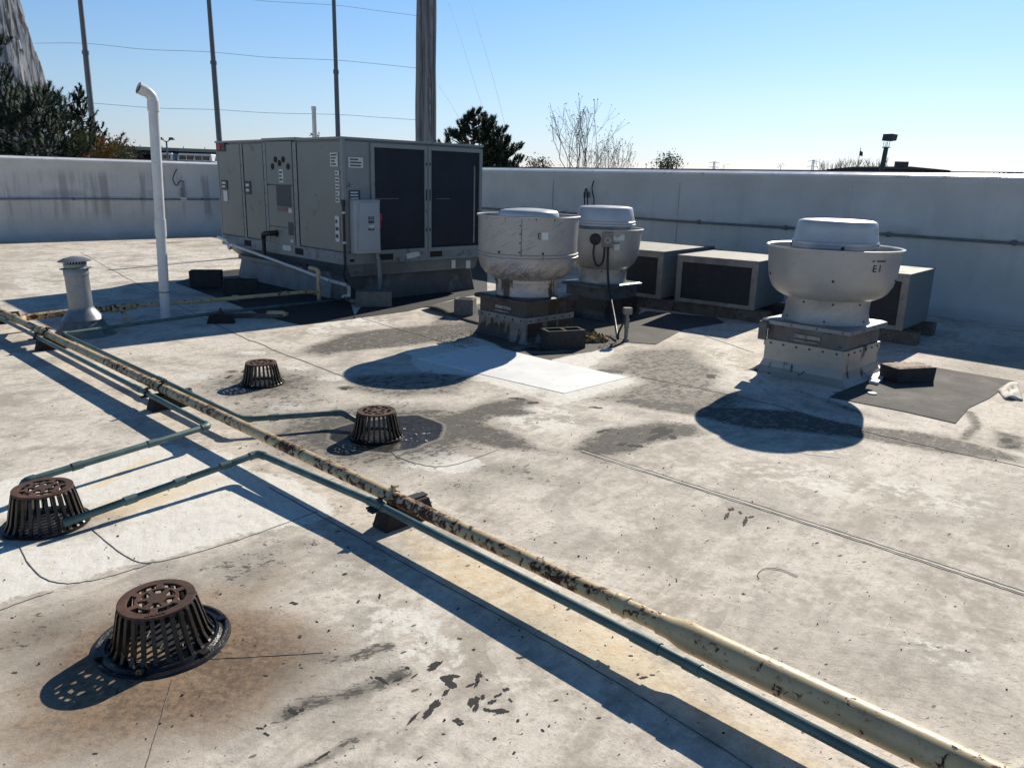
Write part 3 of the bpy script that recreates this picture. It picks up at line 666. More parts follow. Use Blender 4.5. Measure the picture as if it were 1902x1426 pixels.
# junction box with curled camera cable, left wall
lw = lwall.matrix_basis.copy() if False else Matrix.Translation(CN) @ Matrix.Rotation(math.atan2(-w.y, -w.x), 4, 'Z')
def cablebox(wallM, x, side, z, label, pts, boxw=.16, pipeup=None, boxname='wall_junction_box'):
    t = thing(boxname, label, 'junction box'); t.matrix_world = wallM @ Matrix.Translation((x, 0, z))
    b = MB(); y0, y1 = sorted((0, side*-.07)); b.box(-boxw/2, boxw/2, y0, y1, -.05, .05); b.build('box', M['label'] if pipeup else M['galv'], t, bevel=.006)
    if pipeup:
        b = MB(); b.tube([(-.03, side*-.04, .05), (-.03, side*-.04, pipeup)], .022, 10); b.tube([(.035, side*-.035, .05), (.035, side*-.035, pipeup-.12)], .016, 10)
        b.build('conduit_riser', M['galv'], t, True)
    b = MB(); b.tube([(p[0], side*-p[1], p[2]) for p in pts], .012, 8); b.build('cable', M['black_rubber'], t, True)
    return t
cablebox(lw, 3.25, -1, .93, 'small grey wall box with twin risers and curled cable on the left parapet', smoothpath([(-.05, .06, .42), (.05, .06, .46), (.14, .09, .36), (.20, .11, .36), (.25, .10, .5), (.16, .06, .68), (.10, .04, .74)]), pipeup=.40)
rw = Matrix.Translation(CN) @ Matrix.Rotation(YAW, 4, 'Z')
cablebox(rw, 11.10, 1, 1.40, 'white wall box with looping black cable on the right parapet', smoothpath([(-.0, .06, -.3), (-.02, .08, .0), (.03, .08, .1), (.1, .1, -.22), (.2, .12, -.3), (.24, .1, -.12), (.16, .08, .12), (.18, .06, .26)]), boxw=.12)

# ------------------------------------------------------------------ rooftop air handler
def screw(t, x, y, z, s=.009):
    mb = MB(); mb.box(x-s, x+s, y-s, y+s, z-s, z+s, s*.3, s*.3); return mb.build('screw', M['bolt'], t)
A0 = Vector((-2.217, 10.226, 0)); AW, AL, Z0, Z1 = 2.35, 3.665, .505, 2.115
ac = thing('rooftop_air_conditioner', 'large grey-green packaged rooftop air conditioner with two dark coil screens', 'air conditioner', A0, BW)
# local: x along right face (0..AW), y along left face (0..AL)
b = MB(); b.box(.02, AW-.02, .02, AL-.02, .66, Z1-.03); b.build('cabinet', M['cabinet'], ac)
# roof panels with small overhangs
b = MB(); b.box(-.025, AW+.025, -.02, 1.13, Z1-.03, Z1); b.box(-.035, AW+.025, 1.135, 2.10, Z1-.025, Z1+.012); b.box(-.025, AW+.025, 2.105, AL+.03, Z1-.03, Z1-.002)
b.build('top_panel', M['cabinet_cool'], ac, bevel=.004)
def lpanel(y0, y1, z0, z1, x=-.0, th=.028, name='access_panel', mat='cabinet'):
    b = MB(); b.box(x-th+.02, x+.02, y0, y1, z0, z1); return b.build(name, M[mat], ac, bevel=.004)
lpanel(2.865, AL-.035, .68, Z1-.055); lpanel(2.135, 2.755, .68, Z1-.055); lpanel(1.275, 2.015, .90, 1.48, th=.036); lpanel(1.275, 2.015, 1.495, Z1-.035, th=.036)
lpanel(1.275, 2.015, .64, .895, th=.036); lpanel(.04, 1.135, .68, Z1-.055)
for y0, y1 in ((2.775, 2.845), (2.035, 2.115), (1.155, 1.255)):
    b = MB(); b.box(-.012, .021, y0, y1, .66, Z1-.05); b.build('door_post', M['cabinet_cool'], ac, bevel=.003)
    for yy_ in (y0-.014, y1+.001): b = MB(); b.box(-.0128, .021, yy_, yy_+.013, .68, Z1-.06); b.build('gap_strip', M['dark_gap'], ac)  # added dark strips that draw the dark gaps either side of the post
    for k in range(7): screw(ac, -.012, (y0+y1)/2, .8+k*.19, .006)
b = MB(); b.box(-.014, .035, -.014, .035, .64, Z1-.03); b.build('corner_post', M['cabinet_cool'], ac, bevel=.004)
b = MB(); b.box(-.012, .03, AL-.03, AL+.012, .64, Z1-.03); b.build('corner_post', M['cabinet_cool'], ac, bevel=.004)
for y, z in ((1.73, 1.835), (1.506, 1.835), (1.615, 1.785), (1.825, 1.74), (1.375, 1.74)):
    b = MB(); b.M = Matrix.Translation((-.018, y-.0, z)) @ Matrix.Rotation(R(-90), 4, 'Y'); b.lathe([(.0, 0), (.043, 0), (.043, .006), (.0, .006)], 20); b.build('vent_hole', M['dark_gap'], ac)
def lab(face, a0, a1, z0, z1, mat='label', name='sticker', lines=0):
    b = MB()
    th0, th1 = (-.0195, -.0175) if face == 'L' else (-.0195, -.0175)
    if face == 'L': b.box(th0, th1+.004, a0, a1, z0, z1)
    else: b.box(a0, a1, th0, th1+.004, z0, z1)
    o = b.build(name, M[mat], ac)
    if lines:
        b = MB(); h = (z1-z0)/(lines*2+1)
        for i in range(lines):
            zl = z1-h*(2*i+1)-h; m0 = (a1-a0)*.1; m1 = (a1-a0)*random.uniform(.1, .4)
            if face == 'L': b.box(th0-.001, th0+.001, a0+m1, a1-m0, zl, zl+h)
            else: b.box(a0+m0, a1-m1, th0-.001, th0+.001, zl, zl+h)
        b.build('print_lines', M['label_grey' if mat != 'label_grey' else 'label'], o)
    return o
lab('L', .09, .27, 1.75, 1.92, lines=4); 
for k in range(5): lab('L', .07, .165, 1.64-k*.085, 1.70-k*.085, lines=1)
lab('L', 1.33, 1.75, 1.19, 1.48, 'label_grey'); lab('L', 1.45, 1.75, 1.12, 1.18, 'label_red'); lab('L', 1.33, 1.42, 1.11, 1.17)
lab('L', 1.53, 1.65, 1.52, 1.70, lines=3); lab('L', 1.30, 1.45, .80, .98, 'label_grey'); lab('L', 1.33, 1.40, .70, .74)
lab('L', .10, .20, .80, 1.13, lines=3)
lab('L', 3.34, 3.55, 1.38, 1.52, 'label_grey', lines=2); lab('L', 3.36, 3.50, 1.20, 1.36); lab('L', 2.55, 2.72, 1.33, 1.52, 'label_grey', lines=2)
bd = MB(); bd.box(-.022, -.015, 3.34, 3.64, 1.955, 2.11); bd = bd.build('maker_badge', M['badge'], ac)
b = MB(); b.M = Matrix.Translation((-.024, 3.55, 2.033)) @ Matrix.Rotation(R(-90), 4, 'Y'); b.lathe([(0, 0), (.058, 0), (.058, .003), (0, .003)], 24); b.build('badge_emblem', M['red'], bd)
Mt = Matrix.Translation((-.0235, 3.425, 2.033)) @ Matrix.Rotation(R(-90), 4, 'Z') @ Matrix.Rotation(R(90), 4, 'X')
text_part('badge_lettering', 'TRANE', .052, M['red'], bd, Mt)
# forward face (local y = 0): side panel, screens
b = MB(); b.box(.04, .40, -.006, .02, .68, Z1-.05); b.build('access_panel', M['cabinet_cool'], ac, bevel=.004)
for x0, x1 in ((.405, 1.335), (1.345, AW-.0)):
    fr = MB(); za, zb = .63, Z1-.055
    fr.box(x0, x0+.055, -.03, .02, za, zb); fr.box(x1-.05, x1, -.03, .02, za, zb); fr.box(x0+.055, x1-.05, -.03, .02, zb-.055, zb); fr.box(x0+.055, x1-.05, -.03, .02, za, za+.05)
    f = fr.build('coil_frame', M['cabinet_cool'], ac, bevel=.003)
    b = MB(); b.box(x0+.055, x1-.05, -.008, .01, za+.05, zb-.055); b.build('coil_screen', M['coil'], f)
    b = MB()
    e = x1-.025 if x0 < 1 else x0+.028
    for z in (.93, 1.82): b.box(e-.009, e+.009, -.034, -.029, z-.02, z+.02)
    b.box(e-.009, e+.009, -.034, -.029, 1.33, 1.48); b.build('slot', M['dark_gap'], f)
b = MB(); b.box(AW-.15, AW-.125, -.014, -.006, .72, 1.82); b.build('edge_strip', M['frame'], ac)
b = MB(); b.box(.47, .85, -.0105, -.008, 1.352, 1.358); b.box(1.5, 1.75, -.0105, -.008, 1.352, 1.358); b.build('coil_brace', M['cabinet'], ac)
lab('R', .07, .29, 1.74, 1.87, lines=3); lab('R', .07, .235, 1.33, 1.46, 'label_grey', lines=3)
# base rail with forklift slots
b = MB(); t_ = .02
b.box(-.02, .03, 0, AL, Z0, .665); b.box(-.02, AW+.01, -.02, .03, Z0, .66); b.box(AW-.03, AW+.01, .03, AL, Z0, .66); b.box(.03, AW-.03, AL-.05, AL, Z0, .66)
rl = b.build('base_rail', M['rail'], ac, bevel=.005)
for y in (2.63, 1.05): 
    b = MB(); b.box(-.0225, -.0185, y, y+.23, .545, .635); b.build('fork_slot', M['dark_gap'], rl)
for x in (.52, 1.38):
    b = MB(); b.box(x, x+.22, -.0225, -.0185, .545, .625); b.build('fork_slot', M['dark_gap'], rl)
b = MB(); b.box(.05, .12, -.0225, -.0185, .545, .58); b.build('fork_slot', M['dark_gap'], rl)
b = MB(); b.M = Matrix.Translation((1.08, -.024, .59)) @ Matrix.Rotation(R(-8), 4, 'Y'); b.box(-.11, .11, -.001, .002, -.035, .035); b.build('rail_sticker', M['label'], rl)
b = MB(); b.box(-.024, -.019, 1.40, 1.63, .575, .65); b.build('rail_sticker', M['label'], rl)
for k in range(6): screw(rl, .15+k*.38, -.019, .645, .007)
for k in range(8): screw(rl, -.019, .1+k*.42, .645, .007)
# curb adapter and curb (belongs to the unit)
CI = .56; CL = 2.75
def quadbox(mb, a, bq, za, zb):   # a, bq = (x0,x1,y0,y1) bottom and top
    mb.add([(a[0], a[2], za), (a[1], a[2], za), (a[1], a[3], za), (a[0], a[3], za), (bq[0], bq[2], zb), (bq[1], bq[2], zb), (bq[1], bq[3], zb), (bq[0], bq[3], zb)],
           [(3, 2, 1, 0), (4, 5, 6, 7), (0, 1, 5, 4), (1, 2, 6, 5), (2, 3, 7, 6), (3, 0, 4, 7)])
b = MB(); quadbox(b, (.10, AW-.10, .40, AL-.32), (.01, AW-.02, .01, AL-.03), .36, Z0); quadbox(b, (.08, AW-.08, .02, .405), (.01, AW-.02, .01, .405), .34, Z0)
b.build('curb_adapter', M['adapter'], ac, bevel=.003)
b = MB(); b.box(.06, AW-.06, .5, AL-.38, .30, .362); b.build('curb_flange', M['curb_white'], ac, bevel=.004)
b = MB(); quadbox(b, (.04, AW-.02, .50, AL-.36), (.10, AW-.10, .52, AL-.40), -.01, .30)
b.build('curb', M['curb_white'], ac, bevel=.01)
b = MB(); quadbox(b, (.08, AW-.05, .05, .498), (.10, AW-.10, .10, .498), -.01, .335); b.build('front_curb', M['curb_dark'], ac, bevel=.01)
for x, z, s in ((1.80, .42, .07), (2.08, .40, .08)):
    b = MB(); b.box(x, x+s, .0, .06, z-.06, z+.06); b.build('pale_tab', M['label'], ac)
# disconnect switch box
sw = MB(); sw.box(.06, .445, -.155, -.03, .66, 1.335); sw = sw.build('switch_box', M['box_grey'], ac, bevel=.008)
b = MB(); b.box(.10, .435, -.172, -.155, .70, 1.31, .025, 0); b.box(.045, .46, -.16, -.03, 1.335, 1.345); b.build('switch_door', M['box_grey'], sw, bevel=.006)
b = MB(); b.box(.455, .475, -.13, -.06, .98, 1.16); b.box(.458, .50, -.12, -.10, 1.08, 1.17); b.build('switch_handle', M['red'], sw, bevel=.004)
for z, c in ((1.115, 'badge'), (1.065, 'label_grey'), (1.0, 'label'), (.975, 'badge')):
    b = MB(); b.box(.25, .335, -.1745, -.171, z-.018, z+.018); b.build('switch_sticker', M[c], sw)
b = MB(); b.box(.25, .335, -.1748, -.171, 1.087, 1.094); b.build('switch_sticker', M['teal_label'], sw)
Mt = Matrix.Translation((.2925, -.1755, 1.115)) @ Matrix.Rotation(R(90), 4, 'X'); text_part('lettering_on', 'ON', .032, M['label'], sw, Mt)
Mt = Matrix.Translation((.2925, -.1755, .975)) @ Matrix.Rotation(R(90), 4, 'X'); text_part('lettering_off', 'OFF', .030, M['label'], sw, Mt)
b = MB(); b.tube(smoothpath([(.42, -.09, .67), (.44, -.10, .55), (.43, -.14, .30), (.33, -.20, .13), (.15, -.18, .05), (.02, -.05, .04)]), .032, 14); b.build('flexible_conduit', M['conduit'], ac, True)
b = MB(); b.tube([(-.03, .02-.05, 1.32), (-.03, -.03, .62), (-.02, -.02, .50)], .018, 10); b.tube([(-.03, -.03, 1.26), (-.03, -.03, 1.34)], .026, 10); b.tube(smoothpath([(-.02, -.02, .50), (.0, .05, .35), (.14, .02, .15), (.3, -.05, .08)]), .014, 10)
b.build('corner_conduit', M['black_rubber'], ac, True)
for z in (1.18, .80):
    b = MB(); b.tube([(-.03, -.03, z-.012), (-.03, -.03, z+.012)], .022, 10); b.build('conduit_strap', M['label'], ac)
# hood glimpsed beyond the far end of the cabinet
b = MB(); b.add([(.3, AL+.01, 1.55), (1.9, AL+.01, 1.55), (1.9, AL+.01, .95), (.3, AL+.01, .95), (.3, AL+.32, 1.15), (1.9, AL+.32, 1.15), (1.9, AL+.30, 1.08), (.3, AL+.30, 1.08)],
               [(0, 1, 5, 4), (4, 5, 6, 7), (3, 7, 6, 2), (0, 4, 7, 3), (1, 2, 6, 5)]); b.build('outside_air_hood', M['cabinet_cool'], ac)
# black condensate trap on left face
b = MB(); b.tube(smoothpath([(.0, 1.82, .80), (-.09, 1.84, .80), (-.13, 1.98, .78), (-.12, 2.02, .72)], 5), .036, 12); b.tube([(-.12, 2.02, .74), (-.12, 2.02, .44)], .030, 12)
b.tube([(-.02, 1.80, .80), (.02, 1.80, .80)], .055, 12); b.build('drain_trap', M['black_rubber'], ac, True)
# white condensate line from far end of the rail, down along the face to the roof
def lpx(px, py, X):   # photo point on the upright plane local x = X
    d = Fv + Rv*((px-IW/2)/FPX) - Uv*((py-IH/2)/FPX); o = Vector((0, 0, EYE)); t_ = ((A0+w*X-o).dot(w))/d.dot(w); q = o+d*t_-A0
    return (X, q.dot(-u), q.z+A0.z)
def lp(px, py, z):    # photo point at height z into unit-local coords
    q = P(px, py, z)-A0; return (q.dot(w), q.dot(-u), z)
b = MB(); pth = [(-.10, 3.62, .62), (-.12, 3.30, .60), (-.12, 3.22, .56), (-.12, 3.18, .48), (-.13, 3.10, .54), (-.14, 2.95, .54)]
b.tube(smoothpath(pth, 5), .028, 12)
cl0 = Vector((-.14, 2.95, .54)); cl1 = Vector(lpx(612, 521, -.16)); b.tube([cl0, cl1], .021, 12)
b.build('condensate_line', M['pvc'], ac, True)
b = MB(); p2 = Vector(lpx(645, 530, -.17)); p3 = Vector(lpx(648, 549, -.18)); b.tube([cl1, p2, p2+Vector((.01, -.02, -.02)), p3, Vector(lpx(637, 551, -.18))], .024, 12); b.build('condensate_end', M['pvc_dirty'], ac, True)

# ------------------------------------------------------------------ exhaust fans
def bolts(t, name, r, z, n, s=.012, a0=0):
    for i in range(n):
        a = a0+2*math.pi*i/n; mb = MB(); mb.M = Matrix.Rotation(a, 4, 'Z') @ Matrix.Translation((r, 0, z)) @ Matrix.Rotation(R(90), 4, 'Y')
        mb.lathe([(0, -.004), (s, -.004), (s, .004), (s*.6, .008), (0, .009)], 10); mb.build(name, M['bolt'], t)
def curbpart(t, s, zt, h1, mats, handle=True, fl=.045):
    """square curb: flared flashing, vented band, cap plate; s = plate width"""
    k = s/2
    b = MB(); n = 10; vs = []; rows = [(-.003, fl), (.02, fl*.6), (.06, fl*.2), (.12, .0), (h1, .0)]
    for z, e in rows:
        for sx, sy in ((-1, -1), (1, -1), (1, 1), (-1, 1)): vs.append((sx*(k-.035+e), sy*(k-.035+e), z))
    fs = [(j*4+i, j*4+(i+1) % 4, (j+1)*4+(i+1) % 4, (j+1)*4+i) for j in range(len(rows)-1) for i in range(4)]
    b.add(vs, fs); b.build('curb_flashing', M[mats[0]], t, bevel=.006)
    b = MB(); e = k-.028; stm = 'frame' if mats[0] == 'curb_tar' else mats[0]
    b.box(-e, e, -e-.0, -e+.02, h1-.055, h1+.006); b.box(-e, e, e-.02, e, h1-.055, h1+.006); b.box(-e, -e+.02, -e+.02, e-.02, h1-.055, h1+.006); b.box(e-.02, e, -e+.02, e-.02, h1-.055, h1+.006)
    b.build('retaining_strip', M[stm], t, bevel=.003)
    for i in range(6):
        c = -e+.07+i*(2*e-.14)/5
        for sx, sy in ((c, -e), (-e, c)): screw(t, sx, sy, h1-.025, .008)
    b = MB(); e = k-.045; b.box(-e, e, -e, e, h1-.01, zt-.045); b.build('vented_band', M[mats[1]], t, bevel=.004)
    if handle:
        b = MB(); b.box(-e-.012, -e+.002, -.14, .10, h1+.06, h1+.095); b.box(-e-.020, -e+.002, -.13, .09, h1+.03, h1+.045); b.build('louvre_handle', M['alu_in'], t, bevel=.003)
    b = MB(); b.box(-k, k, -k, k, zt-.05, zt-.012); b.box(-k, k, -k, k, zt-.012, zt, .03, .03)
    b.build('cap_plate', M[mats[2]], t, bevel=.004)
    for i in range(4):
        c = -k+.06+i*(2*k-.12)/3; screw(t, c, -k+.002, zt-.03, .006); screw(t, -k+.002, c, zt-.03, .006)

# fan nearest the camera on the right
t = thing('exhaust_fan', 'clean aluminium upblast exhaust fan on the right with a tall motor cover, marked E 1', 'exhaust fan', (2.83, 7.0, 0), BW)
t.scale = (1.01, 1.01, .985); efan = t
curbpart(t, .80, .50, .30, ('curb_fan', 'galv_dark', 'galv'), True, .10)
b = MB(); b.box(.395, .425, .28, .40, .28, .47) if False else b.box(-.425, -.40, .33, .41, .30, .47); b.build('hinge_bracket', M['galv_dark'], t, bevel=.004)
b = MB(); b.lathe([(.385, .48), (.375, .50), (.362, .53), (.352, .58), (.350, .64), (.356, .70), (.362, .715)], 72); b.build('neck', M['alu'], t, True)
b = MB(); prof = [(.350, .705), (.42, .720), (.468, .745), (.508, .785), (.538, .84), (.556, .90), (.566, .97), (.573, 1.06), (.580, 1.15)]
b.lathe(prof+[(.573, 1.15), (.566, 1.06), (.559, .97), (.549, .90), (.531, .845), (.501, .79), (.464, .752), (.418, .728), (.350, .712)], 96, closed=False); b.build('windband', M['alu'], t, True)
b = MB(); b.lathe([(.578, 1.146), (.593, 1.150), (.600, 1.157), (.600, 1.163), (.590, 1.168), (.572, 1.160), (.570, 1.15)], 96, closed=True); b.build('rim', M['alu_cap'], t, True)
b = MB(); b.lathe([(.0, .80), (.40, .80)], 64); b.lathe([(.355, .80), (.355, 1.17)], 64); b.build('motor_compartment', M['alu_in'], t, True)
b = MB(); b.lathe([(.370, 1.158), (.378, 1.160), (.382, 1.172), (.376, 1.182), (.380, 1.188), (.380, 1.208), (.374, 1.214), (.368, 1.225), (.352, 1.33), (.343, 1.372), (.330, 1.388), (.30, 1.396), (.2, 1.402), (.0, 1.404)], 96); b.build('motor_cover', M['alu_cap'], t, True)
bolts(t, 'cover_latch', .378, 1.17, 4, .016, .6)
bolts(t, 'rivet', .354, .685, 9, .009, .2); bolts(t, 'rivet', .360, .53, 6, .009, .4); bolts(t, 'rivet', .530, .905, 5, .010, 3.6)
def wraptext(s, size, r, z, ang, parent, mat='badge'):
    # ang = world azimuth direction (math angle, local) in which the outward normal points
    text_part('lettering', s, size, M[mat], parent, Matrix.Rotation(ang+math.pi/2, 4, 'Z') @ Matrix.Translation((0, 0, z)), .0015, r)
# direction toward the camera in fan-local angle
def camang(t):
    d = Vector((0, 0, 0))-t.location; return math.atan2(d.y, d.x)-t.rotation_euler.z
ca = camang(t)
wraptext('E', .085, .5745, 1.02, ca+R(37), t); wraptext('1', .085, .5745, 1.022, ca+R(42.5), t, 'label_grey'); wraptext('AT   EXHAUST', .022, .5775, 1.085, ca+R(40.5), t, 'label_grey')

for ch_ in efan.children:
    if ch_.name.split('.')[0] in ('windband', 'rim', 'motor_cover', 'motor_compartment', 'lettering', 'cover_latch'): ch_.scale = (.95, .95, 1)
# tall greasy fan
t = thing('exhaust_fan', 'tall grease-streaked exhaust fan with a straight drum windband on a tar-stained curb, marked E', 'exhaust fan', (.13, 8.42, 0), BW)
curbpart(t, .80, .455, .26, ('curb_tar', 'curb_black', 'curb_black'))
b = MB(); b.lathe([(.345, .44), (.335, .46), (.335, .62), (.345, .635)], 72); b.lathe([(.343, .60), (.349, .60), (.349, .63), (.343, .635)], 72, closed=True); b.build('neck', M['alu_tar'], t, True)
b = MB(); b.lathe([(.345, .628), (.40, .645), (.455, .685), (.495, .735), (.518, .79), (.526, .84), (.528, .87)], 96); b.build('lower_bowl', M['alu_dirty'], t, True)
b = MB(); b.lathe([(.528, .862), (.545, .866), (.545, .874), (.533, .880), (.533, .894), (.543, .899), (.543, .906), (.528, .910)], 96, closed=True); b.build('joint_band', M['alu_dirty'], t, True)
b = MB(); b.lathe([(.528, .905), (.530, 1.08), (.534, 1.28), (.527, 1.28), (.523, 1.08), (.521, .905)], 96, closed=True); b.build('windband', M['alu_dirty'], t, True)
b = MB(); b.lathe([(.530, 1.274), (.549, 1.278), (.552, 1.286), (.546, 1.293), (.526, 1.288)], 96, closed=True); b.build('rim', M['alu_cap'], t, True)
b = MB(); b.lathe([(0, .80), (.5, .80)], 64); b.lathe([(.300, .8), (.300, 1.26)], 64); b.build('motor_compartment', M['alu_in'], t, True)
b = MB(); b.lathe([(.322, 1.22), (.325, 1.27), (.318, 1.315), (.300, 1.334), (.25, 1.345), (.12, 1.356), (0, 1.358)], 96); b.build('motor_cover', M['alu_cap'], t, True)
ca = camang(t)
b = MB(); b.M = Matrix.Rotation(ca-R(7), 4, 'Z'); b.box(.529, .5345, -.004, .004, .91, 1.27); b.M = Matrix.Identity(4); b.build('windband_seam', M['seam'], t)
for a, z, q in [(-8.6, z, .006) for z in (.935, 1.03, 1.12, 1.2)]+[(-33, .93, .010), (17, .93, .010), (17, .90, .009), (17, .87, .009)]:
    b = MB(); b.M = Matrix.Rotation(ca+R(a), 4, 'Z') @ Matrix.Translation((.532, 0, z)); b.box(-.002, .007, -q, q, -q, q); b.build('rivet', M['bolt'], t)
wraptext('E', .085, .5345, 1.10, ca+R(12.5), t)
b = MB(); b.M = Matrix.Rotation(ca+R(18.5), 4, 'Z') @ Matrix.Translation((.531, 0, 1.10)); b.box(-.0, .002, -.035, .035, -.03, .04); b.M = Matrix.Identity(4); b.build('blank_sticker', M['label'], t)

# third fan, behind
t = thing('exhaust_fan', 'smaller capped exhaust fan half hidden behind the greasy one, with a round black cable gland', 'exhaust fan', (1.10, 9.80, 0), BW)
curbpart(t, .72, .44, .25, ('curb_black', 'adapter_dark', 'adapter_dark'), False)
b = MB(); b.lathe([(.315, .43), (.300, .45), (.295, .50), (.300, .58), (.31, .62)], 72); b.build('neck', M['alu'], t, True)
b = MB(); pr_ = [(.30, .61), (.34, .63), (.385, .68), (.415, .74), (.432, .81), (.442, .90), (.450, 1.0), (.458, 1.085)]
b.lathe(pr_+[(r-.007, z) for r, z in reversed(pr_)], 96); b.build('windband', M['alu'], t, True)
b = MB(); b.lathe([(.455, 1.082), (.474, 1.086), (.476, 1.094), (.470, 1.1), (.450, 1.095)], 96, closed=True); b.build('rim', M['alu_cap'], t, True)
b = MB(); b.lathe([(0, .8), (.38, .8)], 64); b.lathe([(.33, .8), (.33, 1.15)], 64); b.build('motor_compartment', M['alu_in'], t, True)
b = MB(); b.lathe([(.362, 1.125), (.374, 1.13), (.374, 1.15), (.366, 1.158), (.370, 1.166), (.370, 1.182), (.360, 1.19), (.350, 1.24), (.335, 1.315), (.32, 1.345), (.28, 1.358), (.15, 1.364), (0, 1.365)], 96); b.build('motor_cover', M['alu_cap'], t, True)
ca = camang(t)
def onfan(b, a, r, z): b.M = Matrix.Rotation(ca+R(a), 4, 'Z') @ Matrix.Translation((r, 0, z))
b = MB(); onfan(b, -13.5, .445, .985); b.M = b.M @ Matrix.Rotation(R(90), 4, 'Y'); b.lathe([(0, 0), (.068, 0), (.068, .02), (.055, .03), (.0, .03)], 28); b.M = Matrix.Identity(4); gl = b.build('cable_gland', M['black_rubber'], t, True)
b = MB(); onfan(b, 5, .445, .98); b.box(0, .045, -.065, .065, -.09, .09); b.M = Matrix.Identity(4); sw2 = b.build('switch_cover', M['frame'], t, bevel=.006)
b = MB(); onfan(b, 5, .49, .98); b.M = b.M @ Matrix.Rotation(R(90), 4, 'Y'); b.lathe([(.028, 0), (.034, 0), (.034, .006), (.028, .006)], 24, closed=True); b.M = Matrix.Identity(4); b.build('switch_dial', M['label'], sw2)
def fp(a, r, z): q = Vector((r*math.cos(ca+R(a)), r*math.sin(ca+R(a)), z)); return q
b = MB(); b.tube(smoothpath([fp(-13.5, .48, .93), fp(-13.8, .50, .82), fp(-10, .50, .70), fp(-5, .50, .68), fp(0, .49, .74), fp(1, .49, .90)]), .012, 10); b.build('cable', M['black_rubber'], t, True)
b = MB(); end = P(1147, 628, .03); el = Matrix.Rotation(-BW, 3, 'Z') @ (end-t.location)
post1 = Matrix.Rotation(-BW, 3, 'Z') @ (P(1142, 595, .14)-t.location)
b.tube(smoothpath([fp(6, .49, .90), fp(6, .52, .72), Vector(fp(8, .60, .45)), Vector(post1), el]), .015, 10); b.build('power_cable', M['black_rubber'], t, True)
b = MB(); onfan(b, 20, .449, 1.01); b.box(0, .002, -.09, .09, -.035, .035); onfan(b, 20, .442, .90); b.box(0, .004, -.035, .035, -.04, .03); b.M = Matrix.Identity(4); b.build('faded_sticker', M['label'], t)
wraptext('EXHAUST', .022, .452, .945, ca+R(18), t, 'label_grey')
bolts(t, 'rivet', .303, .59, 7, .008, .2)

# ------------------------------------------------------------------ condenser boxes against the right wall
def condenser(c0, wid, dep, h, label, zb=.15, cang=52.5):
    """c0 = front right bottom corner; local x along w (depth), y along -u (width)"""
    t = thing('condenser_unit', label, 'condenser', (c0.x, c0.y, 0), R(cang), 'condensing units along the right parapet')
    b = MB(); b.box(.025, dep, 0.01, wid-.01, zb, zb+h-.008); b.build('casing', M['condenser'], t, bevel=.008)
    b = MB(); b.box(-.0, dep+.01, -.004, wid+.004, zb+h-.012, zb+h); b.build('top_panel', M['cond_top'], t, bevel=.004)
    fr = MB(); e = .075
    fr.box(0, .03, 0, e, zb, zb+h-.012); fr.box(0, .03, wid-e, wid, zb, zb+h-.012); fr.box(0, .03, e, wid-e, zb+h-.012-e, zb+h-.012); fr.box(0, .03, e, wid-e, zb, zb+.05)
    f = fr.build('front_frame', M['frame'], t, bevel=.004)
    b = MB(); b.box(.012, .028, e, wid-e, zb+.05, zb+h-.085); b.build('filter_mesh', M['filter'], f)
    return t
c2 = P(1400, 577, .15); condenser(c2, 1.08, 1.10, .605, 'middle condensing unit, the one whose whole dark front screen shows left of the clean fan')
c1 = P(1226, 556, .15); condenser(c1, 1.13, 1.38, .63, 'leftmost condensing unit, partly hidden behind the small capped fan')
c3 = P(1675, 615, .15); condenser(c3, 1.12, 1.05, .62, 'rightmost condensing unit, its front half hidden behind the clean fan', cang=49)
def sleeper(p, L, label, h=.145, wd_=.16, g='timber sleepers under the condensing units'):
    b = MB(); b.box(0, wd_, -.15, L, 0, h); o = b.build('timber_sleeper', M['wood'], bevel=.008); o.location = (p.x, p.y, 0); o.rotation_euler = (0, 0, R(51)); return tag(o, label, 'timber', g)
sleeper(c2+w*.04, 1.35, 'long weathered timber under the front of the middle condensing unit'); sleeper(c1+w*.04, 1.2, 'long weathered timber under the front of the leftmost condensing unit')
sleeper(c3+w*.04, 1.3, 'long weathered timber under the front of the rightmost condensing unit')
cw = Vector((math.cos(R(51)), math.sin(R(51)), 0))
sleeper(c2+cw*.80, 1.2, 'timber under the back of the middle condensing unit'); sleeper(c3+cw*.84, 1.2, 'timber under the back of the rightmost condensing unit'); sleeper(c1+cw*.95, 1.2, 'timber under the back of the leftmost condensing unit')
# small green box on the wall foot
sb = P(1304, 500, .28); t = thing('wall_receptacle_box', 'small dark green electrical box peeking over the middle condensing unit', 'electrical box', (2.95, 12.55, 0), BW)
b = MB(); b.box(0, .15, -.30, .05, .45, .66); b.build('box_body', M['adapter'], t, bevel=.008); b = MB(); b.box(.02, .13, -.18, -.02, .66, .70); b.build('box_lid', M['adapter'], t, bevel=.006)
b = MB(); b.tube([(.08, -.1, 0), (.08, -.1, .46)], .02, 8); b.tube([(.08, 0, 0), (.08, 0, .46)], .02, 8); b.build('box_stand', M['conduit'], t)

